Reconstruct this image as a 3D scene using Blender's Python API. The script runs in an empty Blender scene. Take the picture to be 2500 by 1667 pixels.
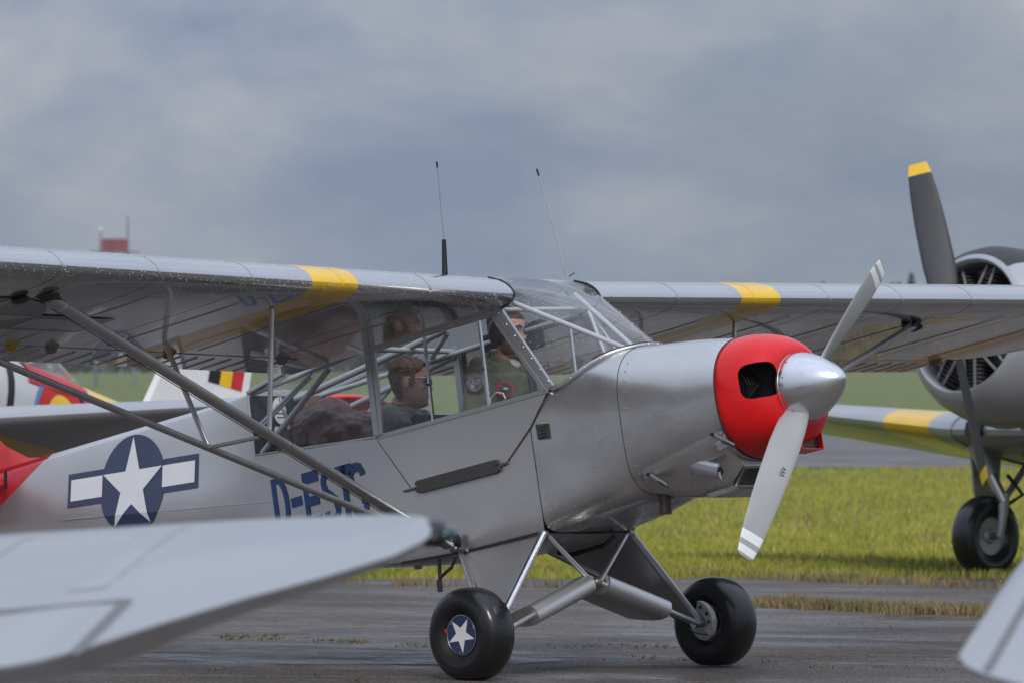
import bpy, bmesh, math, random
import numpy as np
from mathutils import Matrix, Vector, noise
rad = math.radians
random.seed(7); rng = np.random.default_rng(7)
sc = bpy.context.scene
col = sc.collection

# ------------------------------------------------------------------ camera
CAM = np.array([19.53464, -21.48431, 1.52334])
RV = np.array([0.7301089, 0.68332622, -0.00250672])
UV = np.array([0.00491791, -0.00158624, 0.99998665])
DV = np.array([-0.68331312, 0.73011148, 0.00451867])
FPX, TW, TH = 14164.1, 2500., 1667.
cam = bpy.data.cameras.new('camera'); camo = bpy.data.objects.new('camera', cam); col.objects.link(camo)
mw = Matrix.Identity(4)
for i in range(3):
    mw[i][0] = RV[i]; mw[i][1] = UV[i]; mw[i][2] = -DV[i]; mw[i][3] = CAM[i]
camo.matrix_world = mw
cam.sensor_fit = 'HORIZONTAL'; cam.sensor_width = 36.; cam.lens = FPX / TW * 36.
cam.clip_start = .5; cam.clip_end = 6000.
cam.dof.use_dof = True; cam.dof.focus_distance = 28.7; cam.dof.aperture_fstop = 7.0; cam.dof.aperture_blades = 9
sc.camera = camo

# ------------------------------------------------------------------ sky, sun, exposure
SUN_EL, SUN_AZ = 41., 322.      # azimuth of the sun, degrees from world +X counter-clockwise
world = bpy.data.worlds.new('World'); sc.world = world; world.use_nodes = True
wn = world.node_tree.nodes; wl = world.node_tree.links
for n in list(wn): wn.remove(n)
out = wn.new('ShaderNodeOutputWorld')
sky = wn.new('ShaderNodeTexSky'); sky.sky_type = 'NISHITA'; sky.sun_disc = False
sky.sun_elevation = rad(SUN_EL); sky.sun_rotation = rad(90 - SUN_AZ)
sky.air_density = 1.2; sky.dust_density = 2.
bg1 = wn.new('ShaderNodeBackground'); bg1.inputs[1].default_value = .06
wl.new(sky.outputs[0], bg1.inputs[0])
tc = wn.new('ShaderNodeTexCoord')
mp = wn.new('ShaderNodeMapping'); mp.inputs['Scale'].default_value = (1, 1, 2.1); mp.inputs['Location'].default_value = (.37, .11, .02)
wl.new(tc.outputs['Generated'], mp.inputs[0])
nz = wn.new('ShaderNodeTexNoise'); nz.inputs['Scale'].default_value = 15.; nz.inputs['Detail'].default_value = 8; nz.inputs['Roughness'].default_value = .54; nz.inputs['Distortion'].default_value = .15
wl.new(mp.outputs[0], nz.inputs[0])
cr = wn.new('ShaderNodeValToRGB'); e = cr.color_ramp.elements
e[0].position = .35; e[0].color = (.225, .28, .40, 1)
e[1].position = .74; e[1].color = (.575, .58, .60, 1)
m1 = e.new(.47); m1.color = (.295, .345, .445, 1)
m2 = e.new(.57); m2.color = (.385, .41, .475, 1)
wl.new(nz.outputs[0], cr.inputs[0])
bg2 = wn.new('ShaderNodeBackground')
# overcast luminance law: the zenith of a cloudy sky is about three times as bright as its horizon
sx = wn.new('ShaderNodeSeparateXYZ'); wl.new(tc.outputs['Generated'], sx.inputs[0])
ma = wn.new('ShaderNodeMath'); ma.operation = 'MULTIPLY_ADD'; ma.use_clamp = False; ma.inputs[1].default_value = 2. * .88; ma.inputs[2].default_value = .88
mx0 = wn.new('ShaderNodeMath'); mx0.operation = 'MAXIMUM'; mx0.inputs[1].default_value = 0.; wl.new(sx.outputs[2], mx0.inputs[0]); wl.new(mx0.outputs[0], ma.inputs[0]); wl.new(ma.outputs[0], bg2.inputs[1])
wl.new(cr.outputs[0], bg2.inputs[0])
nz2 = wn.new('ShaderNodeTexNoise'); nz2.inputs['Scale'].default_value = 5.; nz2.inputs['Detail'].default_value = 4
wl.new(mp.outputs[0], nz2.inputs[0])
mr = wn.new('ShaderNodeMapRange'); mr.inputs[1].default_value = .35; mr.inputs[2].default_value = .6; mr.inputs[3].default_value = .80; mr.inputs[4].default_value = 1.
wl.new(nz2.outputs[0], mr.inputs[0])
mixs = wn.new('ShaderNodeMixShader'); wl.new(mr.outputs[0], mixs.inputs[0]); wl.new(bg1.outputs[0], mixs.inputs[1]); wl.new(bg2.outputs[0], mixs.inputs[2])
wl.new(mixs.outputs[0], out.inputs[0])
sl = bpy.data.lights.new('sun', 'SUN'); sl.energy = 1.5; sl.angle = rad(16); sl.color = (1., .95, .88)
so = bpy.data.objects.new('sun', sl); col.objects.link(so)
sv = Vector((math.cos(rad(SUN_AZ)) * math.cos(rad(SUN_EL)), math.sin(rad(SUN_AZ)) * math.cos(rad(SUN_EL)), math.sin(rad(SUN_EL))))
so.rotation_euler = sv.to_track_quat('Z', 'Y').to_euler(); so.location = (0, 0, 60)
vs = sc.view_settings; vs.view_transform = 'Standard'; vs.look = 'None'; vs.exposure = 0.05; vs.gamma = 1.; vs.use_curve_mapping = False
sc.cycles.max_bounces = 8; sc.cycles.transparent_max_bounces = 24; sc.cycles.caustics_reflective = False; sc.cycles.caustics_refractive = False

# ------------------------------------------------------------------ frames
GR = np.array([RV[0], RV[1], 0.]); GR /= np.linalg.norm(GR)
GA = np.array([-GR[1], GR[0], 0.])
G0 = np.array([CAM[0], CAM[1], 0.])
def gz(D):       # height of the terrain at distance D in front of the camera
    return float(np.interp(D, [-400, 30, 49, 62, 120, 300, 750, 1500, 4000], [0, 0, -.24, -.29, -.29, 0., .85, 1.2, 1.2]))
def gw(a, D, dz=0.): return G0 + GR * a + GA * D + np.array([0, 0, gz(D) + dz])
def ray(px, py):
    return DV + RV * (px - TW / 2) / FPX - UV * (py - TH / 2) / FPX
def at(px, py, D): return CAM + ray(px, py) * D
TH_, BK = 0.205, -0.0164
CUBM = Matrix.Translation((0, 0, .222)) @ Matrix.Rotation(BK, 4, 'X') @ Matrix.Rotation(-TH_, 4, 'Y')
CUBI = CUBM.inverted()

# ------------------------------------------------------------------ materials
MATS = {}
def mat(name, c, rough=.5, metal=0., coat=0., coatr=.05, spec=.5, var=0., vscale=4., bump=0., bscale=30., emit=None, sheen=0., vary2=None, wet=False):
    m = bpy.data.materials.new(name); m.use_nodes = True; nt = m.node_tree; b = nt.nodes['Principled BSDF']
    b.inputs['Base Color'].default_value = (*c, 1); b.inputs['Roughness'].default_value = rough; b.inputs['Metallic'].default_value = metal
    b.inputs['Coat Weight'].default_value = coat; b.inputs['Coat Roughness'].default_value = coatr; b.inputs['Specular IOR Level'].default_value = spec
    if sheen: b.inputs['Sheen Weight'].default_value = sheen
    t = nt.nodes.new('ShaderNodeTexCoord')
    if var or vary2:
        n = nt.nodes.new('ShaderNodeTexNoise'); n.inputs['Scale'].default_value = vscale; n.inputs['Detail'].default_value = 6; n.inputs['Roughness'].default_value = .6
        nt.links.new(t.outputs['Object'], n.inputs[0])
        r = nt.nodes.new('ShaderNodeValToRGB'); r.color_ramp.elements[0].position = .32; r.color_ramp.elements[1].position = .68
        lo = vary2 if vary2 else tuple(x * (1 - var) for x in c)
        hi = c if vary2 else tuple(min(1, x * (1 + var)) for x in c)
        r.color_ramp.elements[0].color = (*lo, 1); r.color_ramp.elements[1].color = (*hi, 1)
        nt.links.new(n.outputs[0], r.inputs[0]); nt.links.new(r.outputs[0], b.inputs['Base Color'])
        mr = nt.nodes.new('ShaderNodeMapRange'); mr.inputs[3].default_value = max(0, rough - .07); mr.inputs[4].default_value = min(1, rough + .1)
        nt.links.new(n.outputs[0], mr.inputs[0]); nt.links.new(mr.outputs[0], b.inputs['Roughness'])
    if bump:
        n2 = nt.nodes.new('ShaderNodeTexNoise'); n2.inputs['Scale'].default_value = bscale; n2.inputs['Detail'].default_value = 3 if bscale > 8 else .6
        nt.links.new(t.outputs['Object'], n2.inputs[0])
        bp = nt.nodes.new('ShaderNodeBump'); bp.inputs['Strength'].default_value = 1.; bp.inputs['Distance'].default_value = bump
        nt.links.new(n2.outputs[0], bp.inputs['Height']); nt.links.new(bp.outputs[0], b.inputs['Normal'])
        if coat: nt.links.new(bp.outputs[0], b.inputs['Coat Normal'])
    if emit: b.inputs['Emission Color'].default_value = (*emit, 1); b.inputs['Emission Strength'].default_value = 1
    MATS[name] = m; return m
SILVER = mat('silver_dope', (.68, .665, .655), .37, .82, .35, .06, var=.05, vscale=2.2, bump=.0016, bscale=2.6)
SILVERW = mat('silver_wing', (.54, .54, .55), .22, .85, 1., .03, var=.05, vscale=1.6, bump=.0008, bscale=3.)
SILVERT = mat('silver_tube', (.55, .555, .575), .34, .8, .4, .08, var=.07, vscale=12)
SILVERL = mat('dull_grey_metal', (.20, .20, .205), .5, .3, var=.1)
SILVERD = mat('silver_cowl', (.63, .62, .615), .27, .85, .8, .05, var=.08, vscale=3., bump=.010, bscale=3.6)
ALU = mat('polished_aluminium', (.80, .80, .82), .22, 1., var=.04, vscale=8., bump=.0006, bscale=14)
YELLOW = mat('yellow_paint', (.90, .55, .008), .3, .0, .6, .06, var=.05, vscale=5)
RED = mat('red_paint', (.78, .007, .009), .32, 0., .3, .08, spec=.35, var=.09, vscale=5, bump=.0008, bscale=6)
REDD = mat('red_fabric', (.55, .022, .028), .42, 0., .3, .1, var=.12, vscale=6)
NAVY = mat('navy_paint', (.022, .036, .10), .34, 0., .5, .07, var=.1, vscale=6)
BLUE = mat('blue_letter', (.005, .065, .25), .34, 0., .5, .07)
WHITE = mat('white_paint', (.84, .84, .84), .32, 0., .5, .07, var=.03, vscale=6)
RUBBER = mat('tyre_rubber', (.0065, .0065, .007), .34, 0., .5, .12, spec=.4, var=.25, vscale=9, bump=.0007, bscale=40)
SIDEW = mat('tyre_sidewall', (.0125, .0115, .0105), .6, 0., .05, .3, spec=.35, var=.2, vscale=7)
BLACK = mat('black_plastic', (.012, .012, .013), .45, var=.2)
BLACKM = mat('black_steel', (.02, .02, .021), .4, 0., .2, .2, var=.25)
DARK = mat('dark_interior', (.03, .033, .042), .75, var=.2)
NAVYD = mat('navy_upholstery', (.013, .018, .034), .8, var=.2, bump=.002, bscale=60)
GREYB = mat('grey_blade', (.36, .365, .36), .4, 0., .3, .2, var=.04, vscale=6)
TUBEI = mat('pale_tube', (.52, .53, .56), .4, .1, .2, .2)
FOAM = mat('grey_foam_pad', (.075, .076, .08), .8, var=.15, vscale=30)
GAPG = mat('grey_gap_seal', (.17, .17, .18), .6)
STEEL = mat('weathered_steel', (.30, .29, .27), .4, .8, var=.2, vscale=30)
BRAKE = mat('brake_cast', (.50, .48, .43), .6, .3, var=.3, vscale=40)
RUST = mat('exhaust_metal', (.17, .13, .11), .5, .7, var=.3, vscale=25)
BRASS = mat('plate_metal', (.10, .10, .09), .45, .5, var=.3, vscale=60)
SEAM = mat('seam_gap', (.02, .02, .02), .8)
SKIN = mat('skin', (.60, .345, .26), .5, var=.1, vscale=18, bump=.0008, bscale=90)
SKIN.node_tree.nodes['Principled BSDF'].inputs['Subsurface Weight'].default_value = .12
SKIN.node_tree.nodes['Principled BSDF'].inputs['Subsurface Radius'].default_value = (.012, .005, .003)
LIP = mat('lip', (.33, .12, .10), .45)
HAIR = mat('brown_hair', (.17, .102, .058), .5, vary2=(.055, .034, .02), vscale=45, bump=.006, bscale=80)
HAIRD = mat('dark_brown_hair', (.045, .028, .02), .5, vary2=(.014, .01, .008), vscale=45, bump=.005, bscale=90)
BEARD = mat('ginger_beard', (.24, .115, .06), .6, vary2=(.13, .06, .035), vscale=80, bump=.003, bscale=150)
OLIVE = mat('olive_flight_suit', (.14, .143, .10), .85, var=.16, vscale=9, bump=.010, bscale=14, sheen=.2)
OLIVEG = mat('grey_green_flight_suit', (.26, .29, .25), .85, var=.14, vscale=9, bump=.010, bscale=14, sheen=.2)
LEATHER = mat('brown_leather', (.105, .052, .036), .5, 0., .1, .3, var=.25, vscale=6, bump=.02, bscale=7)
EYEW = mat('eye', (.03, .02, .015), .2, spec=.8)
PATCHG = mat('patch_grey', (.26, .25, .30), .8, vary2=(.10, .09, .12), vscale=60)
PATCHR = mat('patch_red', (.55, .03, .03), .8)
TSHIRT = mat('pale_undershirt', (.55, .54, .56), .9, bump=.004, bscale=30)
DGREY = mat('dark_grey_blade', (.028, .029, .034), .5, 0., .1, .3, var=.12, vscale=5)
T6S = mat('grey_aircraft_paint', (.44, .45, .47), .36, .35, .4, .1, var=.05, vscale=1.5)
T6P = mat('pale_wing_paint', (.42, .425, .445), .34, .5, .5, .08, var=.04, vscale=1.5)
T6W = mat('pale_fuselage_paint', (.60, .61, .62), .45, .1, .2, .15, var=.05, vscale=2)
ENG = mat('engine_black', (.014, .014, .015), .5, .3, var=.3, vscale=20)
ENGP = mat('pushrod_paint', (.22, .22, .21), .5, .2)
ENGG = mat('engine_grey', (.16, .155, .14), .45, .5, var=.3, vscale=20)
BLACKP = mat('black_stripe', (.014, .015, .018), .5)
LBLUE = mat('light_blue_paint', (.10, .25, .55), .5)
TEAL = mat('green_lens', (.005, .05, .055), .12, 0., .8, .03)

def glass(name, tint=(.93, .95, .95), ior=1.42, refl=1., speck=0., haze=.0):
    m = bpy.data.materials.new(name); m.use_nodes = True; nt = m.node_tree
    for n in list(nt.nodes): nt.nodes.remove(n)
    o = nt.nodes.new('ShaderNodeOutputMaterial')
    tr = nt.nodes.new('ShaderNodeBsdfTransparent'); tr.inputs[0].default_value = (*tint, 1)
    gl = nt.nodes.new('ShaderNodeBsdfGlossy'); gl.inputs['Roughness'].default_value = .02; gl.inputs[0].default_value = (refl, refl, refl, 1)
    mx = nt.nodes.new('ShaderNodeMixShader'); L = nt.links
    ge = nt.nodes.new('ShaderNodeNewGeometry'); dt = nt.nodes.new('ShaderNodeVectorMath'); dt.operation = 'DOT_PRODUCT'; L.new(ge.outputs['Incoming'], dt.inputs[0]); L.new(ge.outputs['Normal'], dt.inputs[1])
    def mth(op, a, b):
        n = nt.nodes.new('ShaderNodeMath'); n.operation = op
        for i, q in enumerate((a, b)):
            if q is None: continue
            if hasattr(q, 'links'): L.new(q, n.inputs[i])
            else: n.inputs[i].default_value = q
        return n.outputs[0]
    r0 = ((ior - 1) / (ior + 1)) ** 2     # thin sheet: Schlick reflectance, the same from both sides
    fz = mth('ADD', mth('MULTIPLY', mth('POWER', mth('SUBTRACT', 1., mth('ABSOLUTE', dt.outputs['Value'], None)), 5.), 1 - r0), r0)
    L.new(fz, mx.inputs[0]); L.new(tr.outputs[0], mx.inputs[1]); L.new(gl.outputs[0], mx.inputs[2])
    last = mx
    t = nt.nodes.new('ShaderNodeTexCoord')
    df = nt.nodes.new('ShaderNodeBsdfDiffuse'); df.inputs[0].default_value = (.75, .77, .8, 1)
    if haze:
        n = nt.nodes.new('ShaderNodeTexNoise'); n.inputs['Scale'].default_value = 5.; n.inputs['Detail'].default_value = 4
        L.new(t.outputs['Object'], n.inputs[0])
        r = nt.nodes.new('ShaderNodeMapRange'); r.inputs[1].default_value = .35; r.inputs[2].default_value = .7; r.inputs[3].default_value = haze * .5; r.inputs[4].default_value = haze * 1.3
        L.new(n.outputs[0], r.inputs[0])
        m2 = nt.nodes.new('ShaderNodeMixShader'); L.new(r.outputs[0], m2.inputs[0]); L.new(last.outputs[0], m2.inputs[1]); L.new(df.outputs[0], m2.inputs[2]); last = m2
    if speck:
        v = nt.nodes.new('ShaderNodeTexVoronoi'); v.inputs['Scale'].default_value = 95.
        L.new(t.outputs['Object'], v.inputs[0])
        r = nt.nodes.new('ShaderNodeMapRange'); r.inputs[1].default_value = .13; r.inputs[2].default_value = .09; r.inputs[3].default_value = 0; r.inputs[4].default_value = speck
        L.new(v.outputs['Distance'], r.inputs[0])
        n = nt.nodes.new('ShaderNodeTexNoise'); n.inputs['Scale'].default_value = 9.; L.new(t.outputs['Object'], n.inputs[0])
        r2 = nt.nodes.new('ShaderNodeMapRange'); r2.inputs[1].default_value = .45; r2.inputs[2].default_value = .6
        L.new(n.outputs[0], r2.inputs[0])
        mu = nt.nodes.new('ShaderNodeMath'); mu.operation = 'MULTIPLY'; L.new(r.outputs[0], mu.inputs[0]); L.new(r2.outputs[0], mu.inputs[1])
        m3 = nt.nodes.new('ShaderNodeMixShader'); L.new(mu.outputs[0], m3.inputs[0]); L.new(last.outputs[0], m3.inputs[1]); L.new(df.outputs[0], m3.inputs[2]); last = m3
    L.new(last.outputs[0], o.inputs[0]); return m
GLASS = glass('acrylic_window', (.98, .985, .985), ior=1.42, haze=.010, speck=.4)
GLASSW = glass('acrylic_windshield', (.97, .98, .98), ior=1.49, haze=.085, speck=.8)
GLASSS = glass('acrylic_skylight', (.96, .97, .97), ior=1.49, haze=.12, speck=.9)
LENS = glass('sunglass_lens', (.05, .05, .05))

# ------------------------------------------------------------------ mesh helpers
class MB:
    def __init__(s): s.v = []; s.f = []; s.m = []
    def add(s, v, f, mi=0):
        k = len(s.v); s.v.extend([tuple(map(float, p)) for p in v]); s.f.extend([tuple(k + i for i in q) for q in f]); s.m.extend([mi] * len(f)); return s
    def xf(s, M):
        s.v = [tuple(M @ Vector(p)) for p in s.v]; return s
    def build(s, name, mats, parent=None, smooth=38, rec=True):
        me = bpy.data.meshes.new(name); me.from_pydata(s.v, [], s.f)
        if not isinstance(mats, (list, tuple)): mats = [mats]
        for m in mats: me.materials.append(m)
        if len(mats) > 1: me.polygons.foreach_set('material_index', s.m)
        if rec:
            bm = bmesh.new(); bm.from_mesh(me); bmesh.ops.recalc_face_normals(bm, faces=bm.faces); bm.to_mesh(me); bm.free()
        if smooth:
            me.polygons.foreach_set('use_smooth', [True] * len(me.polygons)); me.set_sharp_from_angle(angle=rad(smooth))
        me.update()
        o = bpy.data.objects.new(name, me); col.objects.link(o)
        if parent is not None: o.parent = parent
        return o
def loft(rings, closed=True, cap0=False, cap1=False, mfun=None):
    n = len(rings[0]); v = [p for r in rings for p in r]; f = []
    for i in range(len(rings) - 1):
        for j in range(n if closed else n - 1):
            k = (j + 1) % n; f.append((i * n + j, i * n + k, (i + 1) * n + k, (i + 1) * n + j))
    if cap0: f.append(tuple(range(n))[::-1])
    if cap1: f.append(tuple(range((len(rings) - 1) * n, len(rings) * n)))
    return v, f
def tube(path, r, n=10, rz=None, up=None, caps=True):
    """swept tube; r number or list; rz second radius (streamlined) measured along up"""
    P = [np.array(p, float) for p in path]; rings = []
    rs = r if isinstance(r, (list, tuple)) else [r] * len(P)
    prev = None
    for i, p in enumerate(P):
        t = P[min(i + 1, len(P) - 1)] - P[max(i - 1, 0)]; t = t / np.linalg.norm(t)
        if up is not None: a = np.array(up, float)
        elif prev is not None: a = prev
        else: a = np.array([0, 0, 1.]) if abs(t[2]) < .9 else np.array([1., 0, 0])
        a = a - t * (a @ t); a /= np.linalg.norm(a); b = np.cross(t, a); prev = a
        ra = rs[i]; rb = ra if rz is None else ra * rz
        rings.append([p + a * ra * math.cos(2 * math.pi * j / n) + b * rb * math.sin(2 * math.pi * j / n) for j in range(n)])
    return loft(rings, True, caps, caps)
def lathe(prof, o, ax, n=32, ref=(0, 0, 1), caps=False):
    """prof: (axial, radius)"""
    o = np.array(o, float); ax = np.array(ax, float); ax /= np.linalg.norm(ax); a = np.array(ref, float); a = a - ax * (a @ ax); a /= np.linalg.norm(a); b = np.cross(ax, a)
    rings = [[o + ax * x + (a * math.cos(2 * math.pi * j / n) + b * math.sin(2 * math.pi * j / n)) * max(r, 1e-4) for j in range(n)] for x, r in prof]
    return loft(rings, True, caps, caps)
def box(c, s, R=None):
    c = np.array(c, float); s = np.array(s, float) / 2
    v = [np.array([x, y, z]) * s for x in (-1, 1) for y in (-1, 1) for z in (-1, 1)]
    if R is not None: v = [np.array(R @ Vector(p)) for p in v]
    return [c + p for p in v], [(0, 1, 3, 2), (4, 6, 7, 5), (0, 4, 5, 1), (2, 3, 7, 6), (0, 2, 6, 4), (1, 5, 7, 3)]
def prism(poly, d):
    """poly: 3D outline, d: offset vector"""
    n = len(poly); p = [np.array(q, float) for q in poly]; v = p + [q + np.array(d, float) for q in p]
    return v, [tuple(range(n))[::-1], tuple(range(n, 2 * n))] + [(i, (i + 1) % n, n + (i + 1) % n, n + i) for i in range(n)]
def ellips(c, r, n=12, m=8, R=None):
    v = []; f = []
    for i in range(m + 1):
        th = math.pi * i / m
        for j in range(n):
            ph = 2 * math.pi * j / n; p = np.array([r[0] * math.sin(th) * math.cos(ph), r[1] * math.sin(th) * math.sin(ph), r[2] * math.cos(th)])
            if i in (0, m): p = p * np.array([0, 0, 1.]) + np.array([1e-5 * math.cos(ph), 1e-5 * math.sin(ph), 0])
            if R is not None: p = np.array(R @ Vector(p))
            v.append(p + np.array(c, float))
    for i in range(m):
        for j in range(n): f.append((i * n + j, i * n + (j + 1) % n, (i + 1) * n + (j + 1) % n, (i + 1) * n + j))
    return v, f
def P(name, geo, m, parent, smooth=38):
    mb = MB(); mb.add(*geo); return mb.build(name, m, parent, smooth)
def tagp(o, label=None, cat=None, group=None, kind=None):
    if label: o['label'] = label
    if cat: o['category'] = cat
    if group: o['group'] = group
    if kind: o['kind'] = kind
    return o
def empty(name, M):
    o = bpy.data.objects.new(name, None); col.objects.link(o); o.matrix_world = M; o.empty_display_size = .2; return o
def copy_tree(o, parent=None):
    c = o.copy(); col.objects.link(c); c.parent = parent
    for ch in list(o.children): copy_tree(ch, c)
    return c
def star_pts(R, r=None, n=5, a0=90):
    r = R * .382 if r is None else r
    return [((R if k % 2 == 0 else r) * math.cos(rad(a0 + 36 * k)), (R if k % 2 == 0 else r) * math.sin(rad(a0 + 36 * k))) for k in range(10)]

# ================================================================== THE SETTING
def ramp2(nt, fac, a, b, p0=.4, p1=.6):
    r = nt.nodes.new('ShaderNodeValToRGB'); r.color_ramp.elements[0].position = p0; r.color_ramp.elements[1].position = p1
    r.color_ramp.elements[0].color = (*a, 1); r.color_ramp.elements[1].color = (*b, 1); nt.links.new(fac, r.inputs[0]); return r.outputs[0]
def noise_n(nt, vec, scale, detail=6, rough=.6):
    n = nt.nodes.new('ShaderNodeTexNoise'); n.inputs['Scale'].default_value = scale; n.inputs['Detail'].default_value = detail; n.inputs['Roughness'].default_value = rough
    nt.links.new(vec, n.inputs[0]); return n.outputs[0]
def mixc(nt, f, a, b, t='MIX'):
    m = nt.nodes.new('ShaderNodeMix'); m.data_type = 'RGBA'; m.blend_type = t
    if hasattr(f, 'links'): nt.links.new(f, m.inputs[0])
    else: m.inputs[0].default_value = f
    nt.links.new(a, m.inputs[6]); nt.links.new(b, m.inputs[7]); return m.outputs[2]
def asphalt(name, base, dark, wet=True, stone=.35):
    m = bpy.data.materials.new(name); m.use_nodes = True; nt = m.node_tree; b = nt.nodes['Principled BSDF']; L = nt.links
    t = nt.nodes.new('ShaderNodeTexCoord'); v = t.outputs['Object']
    mpn = nt.nodes.new('ShaderNodeMapping'); mpn.inputs['Rotation'].default_value = (0, 0, -math.atan2(GR[1], GR[0])); mpn.inputs['Scale'].default_value = (.5, 1., 1); L.new(v, mpn.inputs[0]); vs_ = mpn.outputs[0]
    big = noise_n(nt, vs_, 1.1, 5); c = ramp2(nt, big, dark, base, .35, .65)
    fine = noise_n(nt, v, 60., 3, .7); mid = noise_n(nt, vs_, 16., 5, .75); cm = ramp2(nt, mid, (.66, .64, .62), (1.35, 1.35, 1.35), .34, .68); c = mixc(nt, 1., c, cm, 'MULTIPLY'); cf = ramp2(nt, fine, (.10, .10, .10), (2.6, 2.5, 2.4), .40, .66)
    c = mixc(nt, 1., c, cf, 'MULTIPLY')
    vo = nt.nodes.new('ShaderNodeTexVoronoi'); vo.inputs['Scale'].default_value = 120.; L.new(v, vo.inputs[0])
    st = ramp2(nt, vo.outputs['Distance'], (1, 1, 1), (0, 0, 0), .10, .22)
    gate = ramp2(nt, noise_n(nt, v, 37., 2), (0, 0, 0), (1, 1, 1), .5, .62)
    g = mixc(nt, 1., st, gate, 'MULTIPLY'); 
    lit = nt.nodes.new('ShaderNodeRGB'); lit.outputs[0].default_value = (.30, .28, .25, 1)
    mm = nt.nodes.new('ShaderNodeMath'); mm.operation = 'MULTIPLY'; mm.inputs[1].default_value = stone; L.new(g, mm.inputs[0])
    c = mixc(nt, mm.outputs[0], c, lit.outputs[0])
    br = ramp2(nt, noise_n(nt, vs_, 2.3, 4), (0, 0, 0), (1, 1, 1), .52, .72)
    bro = nt.nodes.new('ShaderNodeRGB'); bro.outputs[0].default_value = (.075, .052, .036, 1)
    m4 = nt.nodes.new('ShaderNodeMath'); m4.operation = 'MULTIPLY'; m4.inputs[1].default_value = .5; L.new(br, m4.inputs[0])
    c = mixc(nt, m4.outputs[0], c, bro.outputs[0]); L.new(c, b.inputs['Base Color'])
    w = ramp2(nt, noise_n(nt, vs_, .75, 6, .62), (.72, .72, .72), (.26, .26, .26), .47, .64); L.new(w, b.inputs['Roughness']); b.inputs['Specular IOR Level'].default_value = .4
    bp = nt.nodes.new('ShaderNodeBump'); bp.inputs['Distance'].default_value = .008; bp.inputs['Strength'].default_value = .7
    L.new(fine, bp.inputs['Height']); L.new(bp.outputs[0], b.inputs['Normal'])
    return m
TARMAC = asphalt('worn_tarmac', (.125, .112, .103), (.070, .062, .056))
TAXI = asphalt('pale_taxiway', (.135, .13, .135), (.105, .10, .10), stone=.2)
def grassmat(name, a, b_, c_, sc1):
    m = bpy.data.materials.new(name); m.use_nodes = True; nt = m.node_tree; b = nt.nodes['Principled BSDF']; L = nt.links
    t = nt.nodes.new('ShaderNodeTexCoord'); v = t.outputs['Object']
    c = ramp2(nt, noise_n(nt, v, sc1, 6), a, b_, .38, .62); c2 = ramp2(nt, noise_n(nt, v, sc1 * .23, 4), (0, 0, 0), (1, 1, 1), .5, .7)
    k = nt.nodes.new('ShaderNodeRGB'); k.outputs[0].default_value = (*c_, 1)
    mm = nt.nodes.new('ShaderNodeMath'); mm.operation = 'MULTIPLY'; mm.inputs[1].default_value = .55; L.new(c2, mm.inputs[0])
    L.new(mixc(nt, mm.outputs[0], c, k.outputs[0]), b.inputs['Base Color']); b.inputs['Roughness'].default_value = .75; b.inputs['Specular IOR Level'].default_value = .2
    return m
GRASSG = grassmat('field_grass', (.105, .135, .036), (.165, .19, .052), (.19, .185, .075), 1.6)
BLADE = grassmat('grass_blades', (.27, .28, .040), (.45, .43, .085), (.52, .45, .15), 2.4)
WEED = grassmat('weed_blades', (.075, .085, .025), (.14, .14, .045), (.19, .15, .07), 5.)
DRY = grassmat('dry_grass_blades', (.21, .16, .075), (.34, .27, .135), (.13, .145, .04), 5.)
def sheet(name, Ds, a0f, a1f, na, dz, m, jit=0.):
    rows = []
    for i, D in enumerate(Ds):
        rows.append([gw(a0f(D) + (a1f(D) - a0f(D)) * k / na, D + (jit * (noise.noise((k * .9, D, 3.1))) if 0 < i else 0), dz) for k in range(na + 1)])
    mb = MB(); mb.add(*loft(rows, False)); o = mb.build(name, m, None, 0); o['kind'] = 'structure'; return o
far = list(np.linspace(-60, 30, 4)) + list(np.linspace(34, 62, 8)) + list(np.linspace(70, 300, 12)) + [450, 600, 750, 1100, 1500, 2500, 4000]
sheet('ground', far, lambda D: -max(120, D * .9), lambda D: max(120, D * .9), 16, -.02, GRASSG)
# tarmac with a ragged far edge
edge = []
NA = 260
rows = []
for D in [-50, 0, 15, 24, 27, 29, 31, 33, 36, 39, 42, 45, 46.5]:
    rows.append([gw(-60 + 120 * k / NA, D) for k in range(NA + 1)])
rows.append([gw(-60 + 120 * k / NA, 48.6 - .055 * (-60 + 120 * k / NA) + .55 * noise.noise((k * .35, 1.7, .3)) + .3 * noise.noise((k * 1.3, 5.1, .3))) for k in range(NA + 1)])
mb = MB(); mb.add(*loft(rows, False)); mb.build('tarmac_apron', TARMAC, None, 0)['kind'] = 'structure'
rows = [[gw(-150 + 300 * k / 120, (104 + 1.2 * noise.noise((k * .6, 9.2, 0))) if i == 0 else D, .004) for k in range(121)] for i, D in enumerate([104, 120, 150, 190, 215])]
mb = MB(); mb.add(*loft(rows, False)); mb.build('taxiway', TAXI, None, 0)['kind'] = 'structure'
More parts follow.
